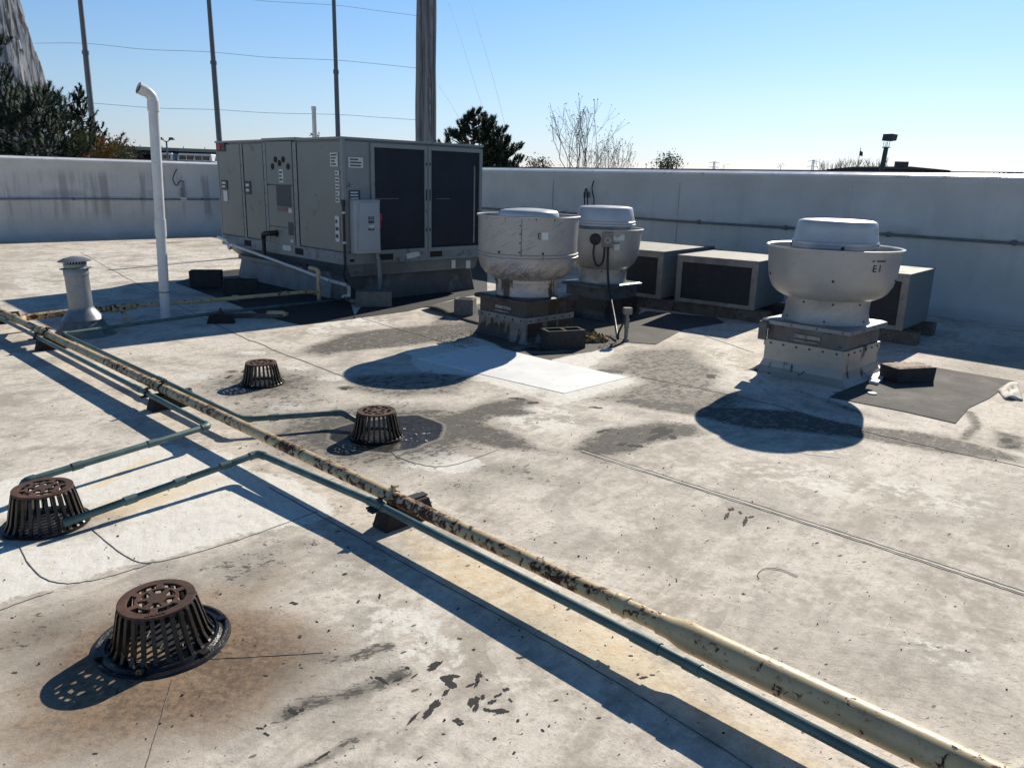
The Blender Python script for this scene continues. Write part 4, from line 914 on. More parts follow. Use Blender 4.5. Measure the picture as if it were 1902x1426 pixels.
# ------------------------------------------------------------------ vents
t = thing('flue_vent', 'short galvanised flue vent with conical rain cap and storm collar beside the cream branch', 'vent pipe', P(158, 620), 0)
t.scale = (.82, .82, 1)
r_ = .135
b = MB(); b.lathe([(.37, -.002), (.34, .02), (.27, .08), (.215, .16), (.165, .22), (.15, .235)], 40); b.build('flashing_cone', M['curb_white'], t, True)
tilt = Matrix.Rotation(R(-2.0), 4, 'Y')
b = MB(); b.M = tilt; b.lathe([(.245, .155), (.235, .165), (.165, .245), (r_+.004, .275), (r_+.004, .29)], 48); b.build('storm_collar', M['galv'], t, True, ang=60)
b = MB(); b.M = tilt; b.lathe([(r_, .20), (r_, .60), (r_+.006, .605), (r_+.006, .66), (r_+.002, .665)], 48); b.build('flue', M['galv'], t, True)
b = MB(); b.M = tilt; b.lathe([(r_, .66), (.175, .668), (.178, .674), (.125, .682)], 40, closed=True); b.lathe([(.128, .68), (.128, .715)], 40); b.build('cap_ring', M['galv'], t, True)
b = MB(); b.M = tilt; b.lathe([(.105, .675), (.105, .745)], 24); b.build('cap_core', M['dark_gap'], t, True)
b = MB()
for i in range(24):
    a = i*2*math.pi/24; b.M = tilt @ Matrix.Rotation(a, 4, 'Z'); b.box(.124, .130, -.006, .006, .712, .745)
b.M = tilt; b.lathe([(.185, .742), (.188, .748), (.12, .775), (0, .795), (0, .79), (.12, .768)], 40); b.build('rain_cap', M['galv'], t, True, ang=30)
t = thing('vent_standpipe', 'tall white plastic vent pipe with a swept elbow on top, standing in the cabinet shadow', 'vent pipe', P(308, 592), 0)
b = MB(); lean = Vector((.06, .03, 0))
def sp_(z): return (lean.x*(z/2.4), lean.y*(z/2.4), z)
b.tube([sp_(0), sp_(2.32)], .054, 24); b.build('pipe', M['pvc'], t, True)
b = MB(); b.tube([sp_(.93), sp_(1.12)], .061, 24); b.build('coupling', M['pvc'], t, True)
b = MB(); b.tube([sp_(2.26), sp_(2.36)], .062, 24); e0 = Vector(sp_(2.36)); d_ = Vector((-.66, -.66, .36)).normalized()
arc = []
for k in range(9):
    a = k/8; up = Vector((0, 0, 1)); dd = (up*(1-a)+d_*a).normalized(); arc.append((e0 if k == 0 else arc[-1]+dd*.018))
b.tube(arc, .056, 24, False)
e1 = arc[-1]; b.build('elbow', M['pvc'], t, True)
b = MB(); b.tube([e1-d_*.01, e1+d_*.06], .062, 24, False); b.tube([e1+d_*.06, e1-d_*.0], .054, 24, False); b.build('elbow_socket', M['pvc'], t, True)
b = MB(); b.tube([e1+d_*.035, e1+d_*.04], .055, 24); b.build('opening', M['dark_gap'], t)
b = MB(); b.tube([sp_(.30), sp_(.318)], .059, 24); b.build('pipe_strap', M['galv'], t)
t = thing('vent_standpipe', 'distant straight white vent pipe rising behind the air conditioner', 'vent pipe', PD(587, 310, 17.5)-Vector((0, 0, 0)), 0)
zt = PD(587, 199, 17.5).z; zb = t.location.z; t.location.z = 0
b = MB(); b.tube([(0, 0, 0), (0, 0, zt)], .048, 16); b.build('pipe', M['pvc'], t, True)
b = MB(); b.tube([(0, 0, zt-.06), (0, 0, zt+.01)], .054, 16); b.build('collar', M['pvc'], t, True)

# ------------------------------------------------------------------ gas pipe
ZP = .144
mp = [(-70, 553), (60, 607), (200, 668), (320, 722), (430, 779), (550, 838), (650, 880), (745, 925), (900, 1001), (1085, 1095), (1240, 1170)]
mw = [P(*p, ZP) for p in mp]
a_, b_ = P(60, 607, ZP), P(1569, 1319, ZP)
def onl(s): q = a_.lerp(b_, s); return q
Lp = (b_-a_).length; dp = (b_-a_).normalized()
def near(px, py):      # closest point of the straight pipe to a photo point
    q = P(px, py, ZP); return a_+dp*((q-a_).dot(dp))
gas = thing('gas_pipe', 'long cream painted gas pipe with rust patches running diagonally across the roof', 'gas pipe', (0, 0, 0))
pa, pb = a_-dp*2.2, near(1232, 1163); pcn = near(1275, 1183); pend = b_+dp*1.6
npn = int((pb-pa).length/.25); b = MB(); b.tube([pa.lerp(pb, i/npn) for i in range(npn+1)], .0335, 28); b.build('narrow_run', M['gas'], gas, True)
b = MB(); b.tube([pb-dp*.01, pb+dp*.03, pcn-dp*.01, pcn+dp*.03], [.038, .040, .052, .053], 32); b.build('reducer', M['gas_clean'], gas, True)
b = MB(); b.tube([pcn+dp*.03, b_, pend], .0525, 40); b.build('wide_run', M['gas_clean'], gas, True)
def coup(px, py, L=.06, r=.040, nm='coupling', mat='gas'):
    q = near(px, py); b = MB(); b.tube([q-dp*L/2, q-dp*(L/2-.004), q-dp*(L/2-.012), q+dp*(L/2-.012), q+dp*(L/2-.004), q+dp*L/2], [r, r+.003, r, r, r+.003, r], 28); return b.build(nm, M[mat], gas, True, ang=60)
coup(1150, 1127, .055, .0385, mat='gas_clean'); coup(25, 592, .09, .045); coup(75, 614, .09, .045); coup(300, 712, .10, .038)
coup(1228, 1160, .02, .037, 'weld_bead')
# branch line to the unit
bp0 = near(35, 597); zb_ = ZP
br = [bp0, P(45, 590, .14), P(150, 577, .15), P(205, 573, .16)]
b = MB(); b.tube(br, .036, 24); bro = b.build('branch_pipe', M['gas'], gas, True)
b = MB(); b.tube([P(207, 573, .16), P(213, 572.5, .16), P(222, 571, .16), P(243, 569, .16), P(252, 568, .16)], [.044, .046, .044, .040, .034], 24); b.build('reducing_tee', M['gas_mid_rust'], bro, True)
b = MB(); b.tube([P(222, 572, .16), P(237, 590, .06), P(241, 597, .02)], .02, 12); b.build('stub_leg', M['gas_mid_rust'], bro, True)
b = MB(); riser = P(592, 541, .15); b.tube([P(250, 568, .16), P(410, 556, .16), P(560, 543, .16), riser], .024, 16); b.build('branch_line', M['gas_mid_rust'], bro, True)
for px, py in ((528, 545.5), (437, 553)):
    b = MB(); q0 = P(px-5, py+.4, .16); q1 = P(px+5, py-.4, .16); b.tube([q0, q1], .031, 14); b.build('union', M['gas_mid_rust'], bro, True)
b = MB(); rt = riser.copy(); rt.z = .36; b.tube([riser+Vector((0, 0, -.12)), rt], .024, 14); b.tube([riser+Vector((0, 0, -.04)), riser+Vector((0, 0, .05))], .034, 14); b.tube(smoothpath([rt, rt+Vector((-.0, .02, .05)), rt+Vector((-.05, .06, .075)), rt+Vector((-.14, .13, .08))], 4), .028, 14)
b.build('gas_riser', M['gas_mid_rust'], bro, True)
b = MB(); vv = rt+Vector((-.14, .13, .08)); b.tube([vv, vv+Vector((-.10, .09, 0))], .03, 12); b.box(vv.x-.1, vv.x-.04, vv.y+.0, vv.y+.06, vv.z+.03, vv.z+.05); b.build('gas_valve', M['black_rubber'], bro, True)

# ------------------------------------------------------------------ teal condensate pipes
ZT = .125
def offs(px, py, z=ZT): return P(px, py, z)
def pipeline(name, label, pts, r=.0185, coups=(), zs=None, elbows=(), mat='teal'):
    t = thing(name, label, 'drain pipe', (0, 0, 0), 0, 'teal condensate drain pipes')
    w3 = [P(*p[:2], p[2] if len(p) > 2 else ZT) for p in pts]
    # round the corners a little
    path = [w3[0]]
    for i in range(1, len(w3)-1):
        a, c, d = w3[i-1], w3[i], w3[i+1]; k = .035; p0 = c+(a-c).normalized()*k; p1 = c+(d-c).normalized()*k
        for s in (0, .25, .5, .75, 1): path.append(p0*(1-s)**2+c*2*s*(1-s)+p1*s*s)
    path.append(w3[-1])
    b = MB(); b.tube(path, r, 18); b.build('pipe_run', M[mat], t, True, ang=0)
    for i in range(1, len(w3)-1):
        a, c, d = w3[i-1], w3[i], w3[i+1]; k = .035; p0 = c+(a-c).normalized()*(k+.022); p1 = c+(d-c).normalized()*(k+.022)
        q0 = c+(a-c).normalized()*k; q1 = c+(d-c).normalized()*k
        b = MB(); b.tube([p0, q0]+[q0*(1-s)**2+c*2*s*(1-s)+q1*s*s for s in (.25, .5, .75)]+[q1, p1], r+.0045, 18); b.build('elbow', M[mat], t, True, ang=50)
    for i, s in coups:
        a, c = w3[i], w3[i+1]; q = a.lerp(c, s); dd = (c-a).normalized(); b = MB(); b.tube([q-dd*.03, q+dd*.03], r+.004, 18); b.build('coupling', M[mat], t, True)
    return t
pipeline('drain_pipe', 'teal pipe beside the gas pipe that turns back to the leftmost drain top', [(-70, 555), (255, 721), (388, 791), (43, 895, .11), (46, 915, .04)], coups=((2, .35), (2, .75)))
pipeline('drain_pipe', 'teal pipe from the leftmost drain to the lower right beside the gas pipe', [(118, 972, .06), (480, 842), (700, 936), (1200, 1192), (1740, 1476)], coups=((0, .3), (0, .55), (0, .8), (3, .2)))
pipeline('drain_pipe', 'teal pipe running behind the gas pipe from the air conditioner to the middle drain', [(640, 556, .05), (412, 580, .10), (116, 620, .11), (300, 706, .11), (452, 779, .10), (636, 766, .09), (668, 785, .05)], coups=((0, .6), (4, .3)))

# support blocks
def support(pc, pt, label, W_=.36, D_=.115, H_=.105, clampt=True, lip=True):
    """block across the pipes; pc = ground point of its centre"""
    nrm = Vector((dp.y, -dp.x, 0)).normalized()
    if nrm.y > 0: nrm = -nrm
    a = math.atan2(dp.y, dp.x)
    t = thing('pipe_support', label, 'pipe support', (pc.x, pc.y, 0), a, 'black pipe supports')
    # local x along pipe, y across (positive = away from camera)
    b = MB(); b.box(-D_/2, D_/2, -W_/2, W_/2, 0, H_, .012, .03); bl = b.build('rubber_block', M['block_black'], t, bevel=.006)
    if lip: b = MB(); b.box(-.022, .022, -W_/2-.05, W_/2-.02, H_, H_+.008); b.build('strut', M['bolt'], t, bevel=.001)
    return t, a
def clampring(t, a, q, r, ears=1.0, mat='bolt'):
    """strap round a pipe at world point q"""
    Mi = Matrix.Rotation(-a, 4, 'Z') @ Matrix.Translation(-t.location); l = Mi @ q
    b = MB(); b.tube([(l.x-.012, l.y, l.z), (l.x+.012, l.y, l.z)], r+.005, 20); b.box(l.x-.012, l.x+.012, l.y-.006, l.y+.006, l.z+r, l.z+r+.03*ears)
    if ears > .8: b.tube([(l.x, l.y-.025, l.z+r+.018), (l.x, l.y+.03, l.z+r+.018)], .006, 8)
    b.box(l.x-.010, l.x+.010, l.y-.012, l.y+.012, .10, l.z-r+.01)
    return b.build('pipe_clamp', M[mat], t, True)
nrm_ = Vector((-dp.y, dp.x, 0)); nrm_ = nrm_ if nrm_.y > 0 else -nrm_
for (mx, my), (tx, ty), label, off, W_ in (((738, 921), (712, 941), 'black rubber pipe support nearest the camera, with the cream strap clamp above it', .00, .34),
                                   ((312, 720), (293, 741), 'black pipe support in the middle, just before the teal pipe turns back', -.01, .36),
                                   ((88, 620), (71, 628), 'black pipe support near the flue vent and the branch tee', -.01, .36),
                                   ((-12, 577), (-30, 576), 'black pipe support at the left edge of the photo', -.01, .36)):
    q = near(mx, my); t, a = support(q+nrm_*(off+.065), None, label, W_-.03)
    q.z = ZP; clampring(t, a, q, .034, 1.0, 'gas' if mx == 738 else 'bolt')
    tq = P(tx, ty, ZT); tl = q+(-nrm_)*((q-tq).dot(nrm_)); tl.z = ZT; clampring(t, a, tl, .019, .9)
    if mx == 738:
        b = MB(); Mi = Matrix.Rotation(-a, 4, 'Z') @ Matrix.Translation(-t.location); l = Mi @ tl
        b.box(l.x-.05, l.x+.02, l.y-.05, l.y+.02, .105, .114); b.build('loose_plate', M['bolt'], t)
pb4 = P(411, 600); t = thing('pipe_support', 'small black pipe support in the cabinet shadow under the rear teal pipe', 'pipe support', pb4, R(10), 'black pipe supports')
b = MB(); b.box(-.15, .15, -.055, .055, 0, .09, .03, .012); b.build('rubber_block', M['block_black'], t, bevel=.006)
b = MB(); b.tube([(0, -.012, .115), (0, .012, .115)], .028, 14); b.box(-.012, .012, -.01, .01, .085, .17); b.build('pipe_clamp', M['bolt'], t, True)

# ------------------------------------------------------------------ roof drains
def ringseg(mb, r0, r1, a0, a1, z0, z1, n=10):
    vs = []; fs = []
    for i in range(n+1):
        a = a0+(a1-a0)*i/n
        for r, z in ((r0, z0), (r1, z0), (r1, z1), (r0, z1)): vs.append((r*math.cos(a), r*math.sin(a), z))
    for i in range(n):
        for k in range(4): fs.append((i*4+k, (i+1)*4+k, (i+1)*4+(k+1) % 4, i*4+(k+1) % 4))
    fs += [(0, 1, 2, 3), (n*4+3, n*4+2, n*4+1, n*4)]
    mb.add(vs, fs)
def make_drain(label):
    t = thing('roof_drain', label, 'roof drain', (0, 0, 0), 0, 'cast iron roof drains')
    H = .178; rt, rb = .130, .172
    # slotted top
    b = MB(); z0, z1 = H-.010, H
    ringseg(b, .098, rt, 0, 2*math.pi, z0, z1, 60); b.lathe([(0, z1), (.034, z1), (.034, z0), (0, z0)], 24)
    ringseg(b, .062, .074, 0, 2*math.pi, z0+.001, z1-.001, 40)
    for i in range(6):
        a = i*math.pi/3; b.M = Matrix.Rotation(a, 4, 'Z'); b.box(.030, .066, -.009, .009, z0+.0005, z1-.0005); b.M = Matrix.Rotation(a+math.pi/6, 4, 'Z'); b.box(.070, .102, -.012, .012, z0+.0005, z1-.0005)
    b.M = Matrix.Identity(4)
    b.build('dome_top', M['iron'], t, bevel=.002)
    b = MB()
    for i in range(11):
        a = -1.75+i*.052; b.M = Matrix.Rotation(a, 4, 'Z') @ Matrix.Translation((.115, 0, z1)); k = random.uniform(.3, 1)
        b.box(-.006, .006, -.0018, .0018, 0, .0025) if i % 3 else b.box(-.006, .006*k, -.001, .003, 0, .0025)
        if i % 2: b.box(-.006, -.003, -.0018, .004, 0, .0025)
    b.M = Matrix.Identity(4); b.build('raised_marks', M['iron'], t)
    # bars
    b = MB(); n = 26
    for i in range(n):
        a = 2*math.pi*(i+.5)/n; b.M = Matrix.Rotation(a, 4, 'Z')
        pts = [((rt-.006, H-.001), (rt-.006-.02, H-.006)), ((rt+.004, H-.02), (rt-.018, H-.02)), ((rb-.012, .045), (rb-.032, .045)), ((rb+.002, .018), (rb-.022, .018)), ((rb+.012, .008), (rb-.02, .008))]
        hw = .0076; vs = []; fs = []
        for (o_, i_) in pts:
            for (r, z), h in ((o_, hw), (i_, hw*.55)): vs += [(r, -h, z), (r, h, z)]
        for k in range(len(pts)-1):
            q = k*4; fs += [(q, q+1, q+5, q+4), (q+3, q+2, q+6, q+7), (q+2, q, q+4, q+6), (q+1, q+3, q+7, q+5)]
        b.add(vs, fs)
    b.M = Matrix.Identity(4); b.build('dome_bars', M['iron'], t, bevel=.0015)
    b = MB(); b.lathe([(rb-.03, .004), (rb+.016, .004), (rb+.018, .012), (rb-.028, .014)], 60, closed=True); b.build('dome_foot', M['iron'], t, True)
    b = MB(); b.lathe([(.125, -.003), (.232, -.003), (.236, .003), (.230, .012), (.218, .016), (.205, .010), (.196, .020), (.186, .020), (.178, .006), (.130, .004)], 72, closed=True)
    for i in range(6):
        a = i*math.pi/3+.3; b.M = Matrix.Rotation(a, 4, 'Z'); b.box(.195, .222, -.014, .014, .010, .024)
    b.M = Matrix.Identity(4); b.build('clamping_ring', M['iron_ring'], t, True, ang=30)
    b = MB(); b.lathe([(0, .0015), (.14, .0015)], 32); b.build('sump', M['dark_gap'], t)
    b = MB(); 
    for i in range(14):
        a = random.random()*6.28; r = random.uniform(.05, .15); x, y = r*math.cos(a), r*math.sin(a); a2 = random.random()*3; l = random.uniform(.01, .03)
        b.tube([(x, y, .01), (x+l*math.cos(a2), y+l*math.sin(a2), .018)], .0022, 5)
    b.build('trapped_leaves', M['gravel'], t)
    return t
d1 = make_drain('nearest roof drain dome, rust brown top on a wide black ring in the bottom left')
d1.location = P(302, 1190); d1.rotation_euler = (0, 0, .3)
for (px, py), rz, sc, label in (((88, 972), 1.1, (1.0, 1.0, 1.05), 'reddest roof drain dome at the left edge with two teal pipes ending at it'),
                            ((700, 810), 2.0, (.95, .95, 1.0), 'dark roof drain dome standing in the wet puddle in the middle'),
                            ((487, 712), .7, (.93, .93, 1.0), 'farthest roof drain dome among pale round patches, dry around it')):
    c = copy_tree(d1); c.location = P(px, py); c.rotation_euler = (0, 0, rz); c.scale = sc; c['label'] = label
    for ch in list(c.children):
        if ch.name.startswith('clamping_ring'): bpy.data.objects.remove(ch)
d1.rotation_euler = (R(1.5), R(-1.5), .3)

# ------------------------------------------------------------------ loose concrete blocks, mats, post
def cmu(loc, rz, label, mat='cmu', size=(.39, .19, .19), group='hollow concrete blocks'):
    t = thing('concrete_block', label, 'concrete block', loc, rz, group); x, y, z = size; wl = .032
    b = MB(); b.box(-x/2, x/2, -y/2, -y/2+wl, 0, z); b.box(-x/2, x/2, y/2-wl, y/2, 0, z)
    for c in (-x/2+wl/2, 0, x/2-wl/2): b.box(c-wl/2, c+wl/2, -y/2+wl, y/2-wl, .0, z-.001)
    b.box(-x/2+wl, x/2-wl, -y/2+wl, y/2-wl, .02, .03)
    b.build('block_shell', M[mat], t, bevel=.004); return t
cmu(P(695, 568), R(9), 'grey hollow concrete block under the front corner of the air conditioner', size=(.46, .22, .20))
cmu(P(382, 533)+Vector((0, .05, 0)), R(12), 'near black concrete block on the black mat, left of its twin', 'cmu_dark', (.44, .22, .24))
cmu(P(447, 549)+Vector((0, .02, 0)), R(16), 'dark grey concrete block on the black mat beside the air conditioner curb', 'cmu_dark', (.46, .22, .22))
cmu(P(864, 585), R(80), 'upright concrete block on a curled walk pad left of the greasy fan', size=(.20, .24, .21))
cmu(P(1045, 645), R(20), 'dark hollow concrete block lying at the right foot of the greasy fan', 'cmu_dark', (.42, .20, .19))
def mat_(name, pts, label, mat='mat', z=.006, ripple=None):
    q = [P(*p) for p in pts]; b = MB()
    if ripple:
        n = 16; k = 8; a, bq, c, d = q; vs = []; fs = []
        for i in range(n+1):
            for j in range(k+1):
                s, t_ = i/n, j/k; p = a.lerp(bq, s).lerp(d.lerp(c, s), t_); h = ripple*max(0, math.sin(s*5.2+.3))*(1-.5*t_)*(1 if s < .75 else .3); vs.append((p.x, p.y, z+h))
        for i in range(n):
            for j in range(k): o = i*(k+1)+j; fs.append((o, o+k+1, o+k+2, o+1))
        b.add(vs, fs); o = b.build(name, M[mat], None, True); m_ = o.modifiers.new('s', 'SOLIDIFY'); m_.thickness = .007; m_.offset = 1
    else:
        b.prism([(p.x, p.y) for p in q], 0, z); o = b.build(name, M[mat], bevel=.002)
    return tag(o, label, 'walkway mat', 'roof walkway mats')
mat_('walkway_mat', [(1540, 738), (1640, 690), (1720, 680), (1883, 708), (1838, 740), (1800, 758), (1775, 787), (1680, 765)], 'wide brown-black walkway mat right of the clean fan carrying the mortar filled tray')
mat_('walkway_mat', [(1165, 636), (1160, 598), (1200, 578), (1330, 590), (1345, 600), (1270, 612), (1218, 640)], 'dark walkway mat between the cable post and the condensing units')
mat_('walkway_mat', [(785, 575), (888, 603), (900, 575), (862, 556)], 'curled grey walkway mat under the upright concrete block', ripple=.05)
mat_('walkway_mat', [(326, 525), (390, 506), (450, 500), (650, 560), (660, 592), (560, 604), (500, 590), (410, 556)], 'black walkway mat beside the air conditioner curb under the dark blocks', 'mat_black')
mat_('walkway_mat', [(655, 592), (700, 530), (760, 500), (905, 470), (905, 545), (860, 552), (760, 578)], 'black walkway mat along the front of the air conditioner curb', 'mat_black')
# tray of mortar on the right mat
tp = P(1683, 706); t = thing('mortar_filled_tray', 'dark box-shaped paver with crusty pale mortar on top, sitting on the wide walkway mat', 'paver block', tp, R(16))
b = MB(); b.box(-.20, .20, -.11, .11, .006, .135, -.006, -.004); b.build('paver_body', M['cmu_dark'], t, bevel=.006)
b = MB(); n = 18; m = 10; vs = []; fs = []
for i in range(n+1):
    for j in range(m+1):
        e = min(i, n-i, j, m-j); vs.append((-.20+.4*i/n, -.11+.22*j/m, .136+(0 if e == 0 else random.uniform(.002, .016))))
for i in range(n):
    for j in range(m): o = i*(m+1)+j; fs.append((o, o+m+1, o+m+2, o+1))
b.add(vs, fs); b.build('mortar_crust', M['cement'], t, True)
b = MB(); q = [P(*p)-tp for p in ((1613, 712), (1622, 685), (1650, 690), (1640, 705), (1630, 716))]; Rz = Matrix.Rotation(-R(16), 3, 'Z'); q = [Rz @ p for p in q]; b.prism([(p.x, p.y) for p in q], .008, .03); o = b.build('torn_membrane_scrap', M['patch']); o.location = tp; o.rotation_euler = (0, 0, R(16)); tag(o, 'torn white membrane scrap between the clean fan curb and the paver block', 'scrap')
t_ = MB(); t_.lathe([(0, 0), (.034, 0), (.036, .008), (.03, .010), (0, .010)], 20); o = t_.build('round_lid', M['label'], None, True); o.location = P(1620, 731, .007); tag(o, 'small white round lid lying on the wide walkway mat', 'lid')
# cable post
cp = P(1162, 634); t = thing('cable_post', 'short grey conduit post with a small square outlet box, beside the greasy fan', 'outlet post', cp, R(10))
b = MB(); b.tube([(0, 0, 0), (0, 0, .30)], .020, 12); b.build('post', M['conduit'], t, True)
b = MB(); b.tube([(0, 0, .14), (0, 0, .24)], .026, 12); b.tube([(0, 0, 0), (0, 0, .03)], .035, 12); b.build('post_fitting', M['conduit'], t, True)
b = MB(); b.box(-.045, .045, -.035, .035, .295, .365); b.build('outlet_box', M['frame'], t, bevel=.005)
b = MB(); b.tube(smoothpath([(-.03, 0, .30), (-.05, -.02, .2), (-.09, -.02, .1), (-.10, -.05, .03)]), .012, 8); b.build('looped_cable', M['black_rubber'], t, True)
# foam clump and gravel
b = MB()
for k in range(60):
    c = Vector((random.gauss(0, .06), random.gauss(0, .045), random.uniform(.0, .05))); s = random.uniform(.012, .035)
    b.M = Matrix.Translation(c) @ Matrix.Rotation(random.random()*6, 4, (random.random(), random.random(), .3)); b.box(-s, s, -s, s, -s*.6, s*.6)
b.M = Matrix.Identity(4); o = b.build('foam_clump', M['foam']); o.location = P(1103, 633); tag(o, 'crumbly yellow clump of old foam between the greasy fan and the cable post', 'foam clump')
def bits(name, label, pts, n, smin, smax, mat, cat='debris'):
    b = MB(); q = [P(*p) for p in pts]; c = sum(q, Vector())/len(q)
    for k in range(n):
        i = random.randrange(len(q)); a, d = q[i], q[(i+1) % len(q)]; r1, r2 = random.random(), random.random()
        if r1+r2 > 1: r1, r2 = 1-r1, 1-r2
        p = c+(a-c)*r1+(d-c)*r2; s = random.uniform(smin, smax)*random.uniform(.4, 1); m = random.randint(4, 6); a0 = random.random()*6; el = random.uniform(.35, 1)
        ring = [(p.x+s*math.cos(a0+6.28*i_/m)*random.uniform(.6, 1), p.y+s*el*math.sin(a0+6.28*i_/m)*random.uniform(.6, 1), .001) for i_ in range(m)]
        top = [((x-p.x)*.75+p.x, (y-p.y)*.75+p.y, min(.006, .002+s*.5)) for x, y, z in ring]
        b.add(ring+top, [tuple(range(m, 2*m))]+[(i_, (i_+1) % m, m+(i_+1) % m, m+i_) for i_ in range(m)])
    o = b.build(name, M[mat]); return tag(o, label, cat, None, 'stuff')
bits('gravel', 'loose pale gravel by the greasy fan curb', [(800, 628), (885, 612), (885, 642), (835, 648)], 220, .006, .016, 'gravel', 'gravel')
bits('gravel', 'loose gravel beside the foam clump', [(1090, 625), (1130, 620), (1160, 632), (1110, 650)], 150, .006, .016, 'gravel', 'gravel')
bits('debris', 'small dark flakes scattered over the whole roof', [(-100, 700), (900, 560), (1890, 700), (1890, 1400), (-100, 1400)], 900, .002, .007, 'flake')
bits('leaf_litter', 'pale twigs and leaves in the wet puddle', [(730, 800), (800, 790), (800, 820), (740, 828)], 22, .008, .02, 'label', 'litter')
bits('debris', 'small white plastic scraps at the foot of the air conditioner', [(540, 570), (700, 560), (690, 580), (560, 592)], 14, .008, .03, 'label')
b = MB(); n_ = 9; vs = []; fs = []; q0_, q1_, q2_, q3_ = [P(*p) for p in ((1852, 725), (1890, 712), (1900, 745), (1866, 742))]
for i in range(n_+1):
    for j in range(n_+1):
        a_s, b_s = i/n_, j/n_; p = q0_.lerp(q1_, a_s).lerp(q3_.lerp(q2_, a_s), b_s); vs.append((p.x, p.y, .004+.035*math.sin(a_s*3.1)*abs(math.sin(b_s*5+a_s*2))))
for i in range(n_):
    for j in range(n_): o_ = i*(n_+1)+j; fs.append((o_, o_+n_+1, o_+n_+2, o_+1))
b.add(vs, fs); o = b.build('crumpled_membrane', M['seam_light'], None, True); m_ = o.modifiers.new('s', 'SOLIDIFY'); m_.thickness = .003; tag(o, 'crumpled pale membrane scrap beside the right end of the wide walkway mat', 'scrap')
# bent wire
b = MB(); b.tube(smoothpath([P(1410, 1074, .004), P(1408, 1064, .004), P(1422, 1055, .004), P(1450, 1057, .004), P(1482, 1070, .004)]), .0016, 6); tag(b.build('bent_wire', M['bolt']), 'thin bent black wire lying on open roof at the right', 'wire')
# pale board and tub lying in the cabinet shadow
pq = P(470, 590); b = MB(); b.box(-.42, .30, -.035, .035, 0, .05); o = b.build('loose_board', M['wood'], bevel=.004); o.location = pq+Vector((.05, 0, 0)); o.rotation_euler = (0, 0, R(8)); tag(o, 'greenish loose board lying in the cabinet shadow behind the small support', 'board')
t = thing('plastic_bottle', 'pale yellow plastic bottle lying in the cabinet shadow', 'bottle', P(520, 590), R(5))
b = MB(); b.M = Matrix.Rotation(R(90), 4, 'Y'); b.lathe([(0, -.16), (.035, -.15), (.042, -.10), (.042, .04), (.02, .08), (.018, .1), (0, .1)], 20); b.M = Matrix.Identity(4); b.build('bottle_body', M['gas_mid_rust'], t, True, loc=(0, 0, .042))

# ------------------------------------------------------------------ beyond the roof: netting poles
GZ = -6.0
poles = [((173, 239), (149, 0), 50, .33), ((407, 255), (388, 0), 53, .33), ((628, 254), (620, 0), 56, .31)]
for i, (pb_, pt_, Y, d) in enumerate(poles):
    lo = PD(*pb_, Y); hi = PD(*pt_, Y); dv = hi-lo; base = lo+dv*((GZ-lo.z)/dv.z); top = lo+dv*2.0
    t = thing('netting_pole', ('tall slim steel netting pole on the left, rising from behind the spruce', 'tall slim steel netting pole just left of the cabinet badge', 'tall slim steel netting pole over the middle of the air conditioner')[i], 'netting pole', base, 0, 'slim netting poles')
    tt = top-base; kz = (PD(161, 98, 50).z-GZ)/tt.z if True else .5
    b = MB(); b.tube([(0, 0, 0), tuple(tt*kz)], [d*.62, d*.50], 14); b.build('lower_tube', M['steelgrey'], t, True)
    b = MB(); b.tube([tuple(tt*kz), tuple(tt)], [d*.46, d*.36], 14); b.build('upper_tube', M['steelgrey'], t, True)
    b = MB(); b.tube([tuple(tt*(kz-.004)), tuple(tt*(kz+.004))], d*.62, 14); b.build('joint_collar', M['steelgrey'], t, True)
def bundle(name, label, pbm, ptm, Y, rb, rt_, folds, mat, seed, ext=1.6):
    rg = random.Random(seed); lo = PD(*pbm, Y); hi = PD(*ptm, Y); dv = hi-lo; base = lo+dv*((GZ-lo.z)/dv.z); top = lo+dv*ext; tt = top-base
    t = thing(name, label, 'gathered netting', base)
    n = folds*6; rows = 50; ph = [rg.uniform(.35, 1.0) for _ in range(folds)]; vs = []; fs = []
    zlo = (lo.z-base.z)/tt.z; zhi = (hi.z-base.z)/tt.z
    for j in range(rows+1):
        s = j/rows; c = tt*s; q = (s-zlo)/(zhi-zlo); rr = rb+(rt_-rb)*q; rr = max(rt_*.35, min(rb*1.6, rr))
        for i in range(n):
            a = 2*math.pi*i/n; k = (i//6) % folds; f = .5+.5*math.cos(2*math.pi*(i % 6)/6)
            r = rr*(1-.16*ph[k]*f+.035*math.sin(s*23+k*1.7)*math.sin(s*7+k)); vs.append((c.x+r*math.cos(a), c.y+r*math.sin(a), c.z))
    for j in range(rows):
        for i in range(n): fs.append((j*n+i, j*n+(i+1) % n, (j+1)*n+(i+1) % n, (j+1)*n+i))
    b = MB(); b.add(vs, fs); b.build('net_folds', M[mat], t, True, ang=25)
    for k in range(min(12, int(folds*.7))):
        b = MB()
        a = rg.uniform(math.pi, 2*math.pi); s0 = rg.uniform(zlo, zhi*1.2); s1 = s0+rg.uniform(.05, .22)*(zhi-zlo)*1.6; pts = []
        for m in range(6):
            s = s0+(s1-s0)*m/5; q = (s-zlo)/(zhi-zlo); rr = (rb+(rt_-rb)*q)*1.0; pts.append((tt.x*s+rr*math.cos(a), tt.y*s+rr*math.sin(a), tt.z*s))
        b.tube(pts, rr*.02, 5); b.build('fold_highlight', M['netpale'], t, True)  # pale strips that paint highlights onto the folds
    return t
bundle('net_bundle', 'thick column of grey netting gathered round a tall pole behind the air conditioner', (791, 260), (792, 0), 58, .76, .69, 11, 'net', 3)
bundle('net_bundle', 'broad pleated grey net curtain at the upper left edge above the pines', (-62, 190), (-84, 0), 48, 4.35, 3.25, 60, 'net_l', 4)
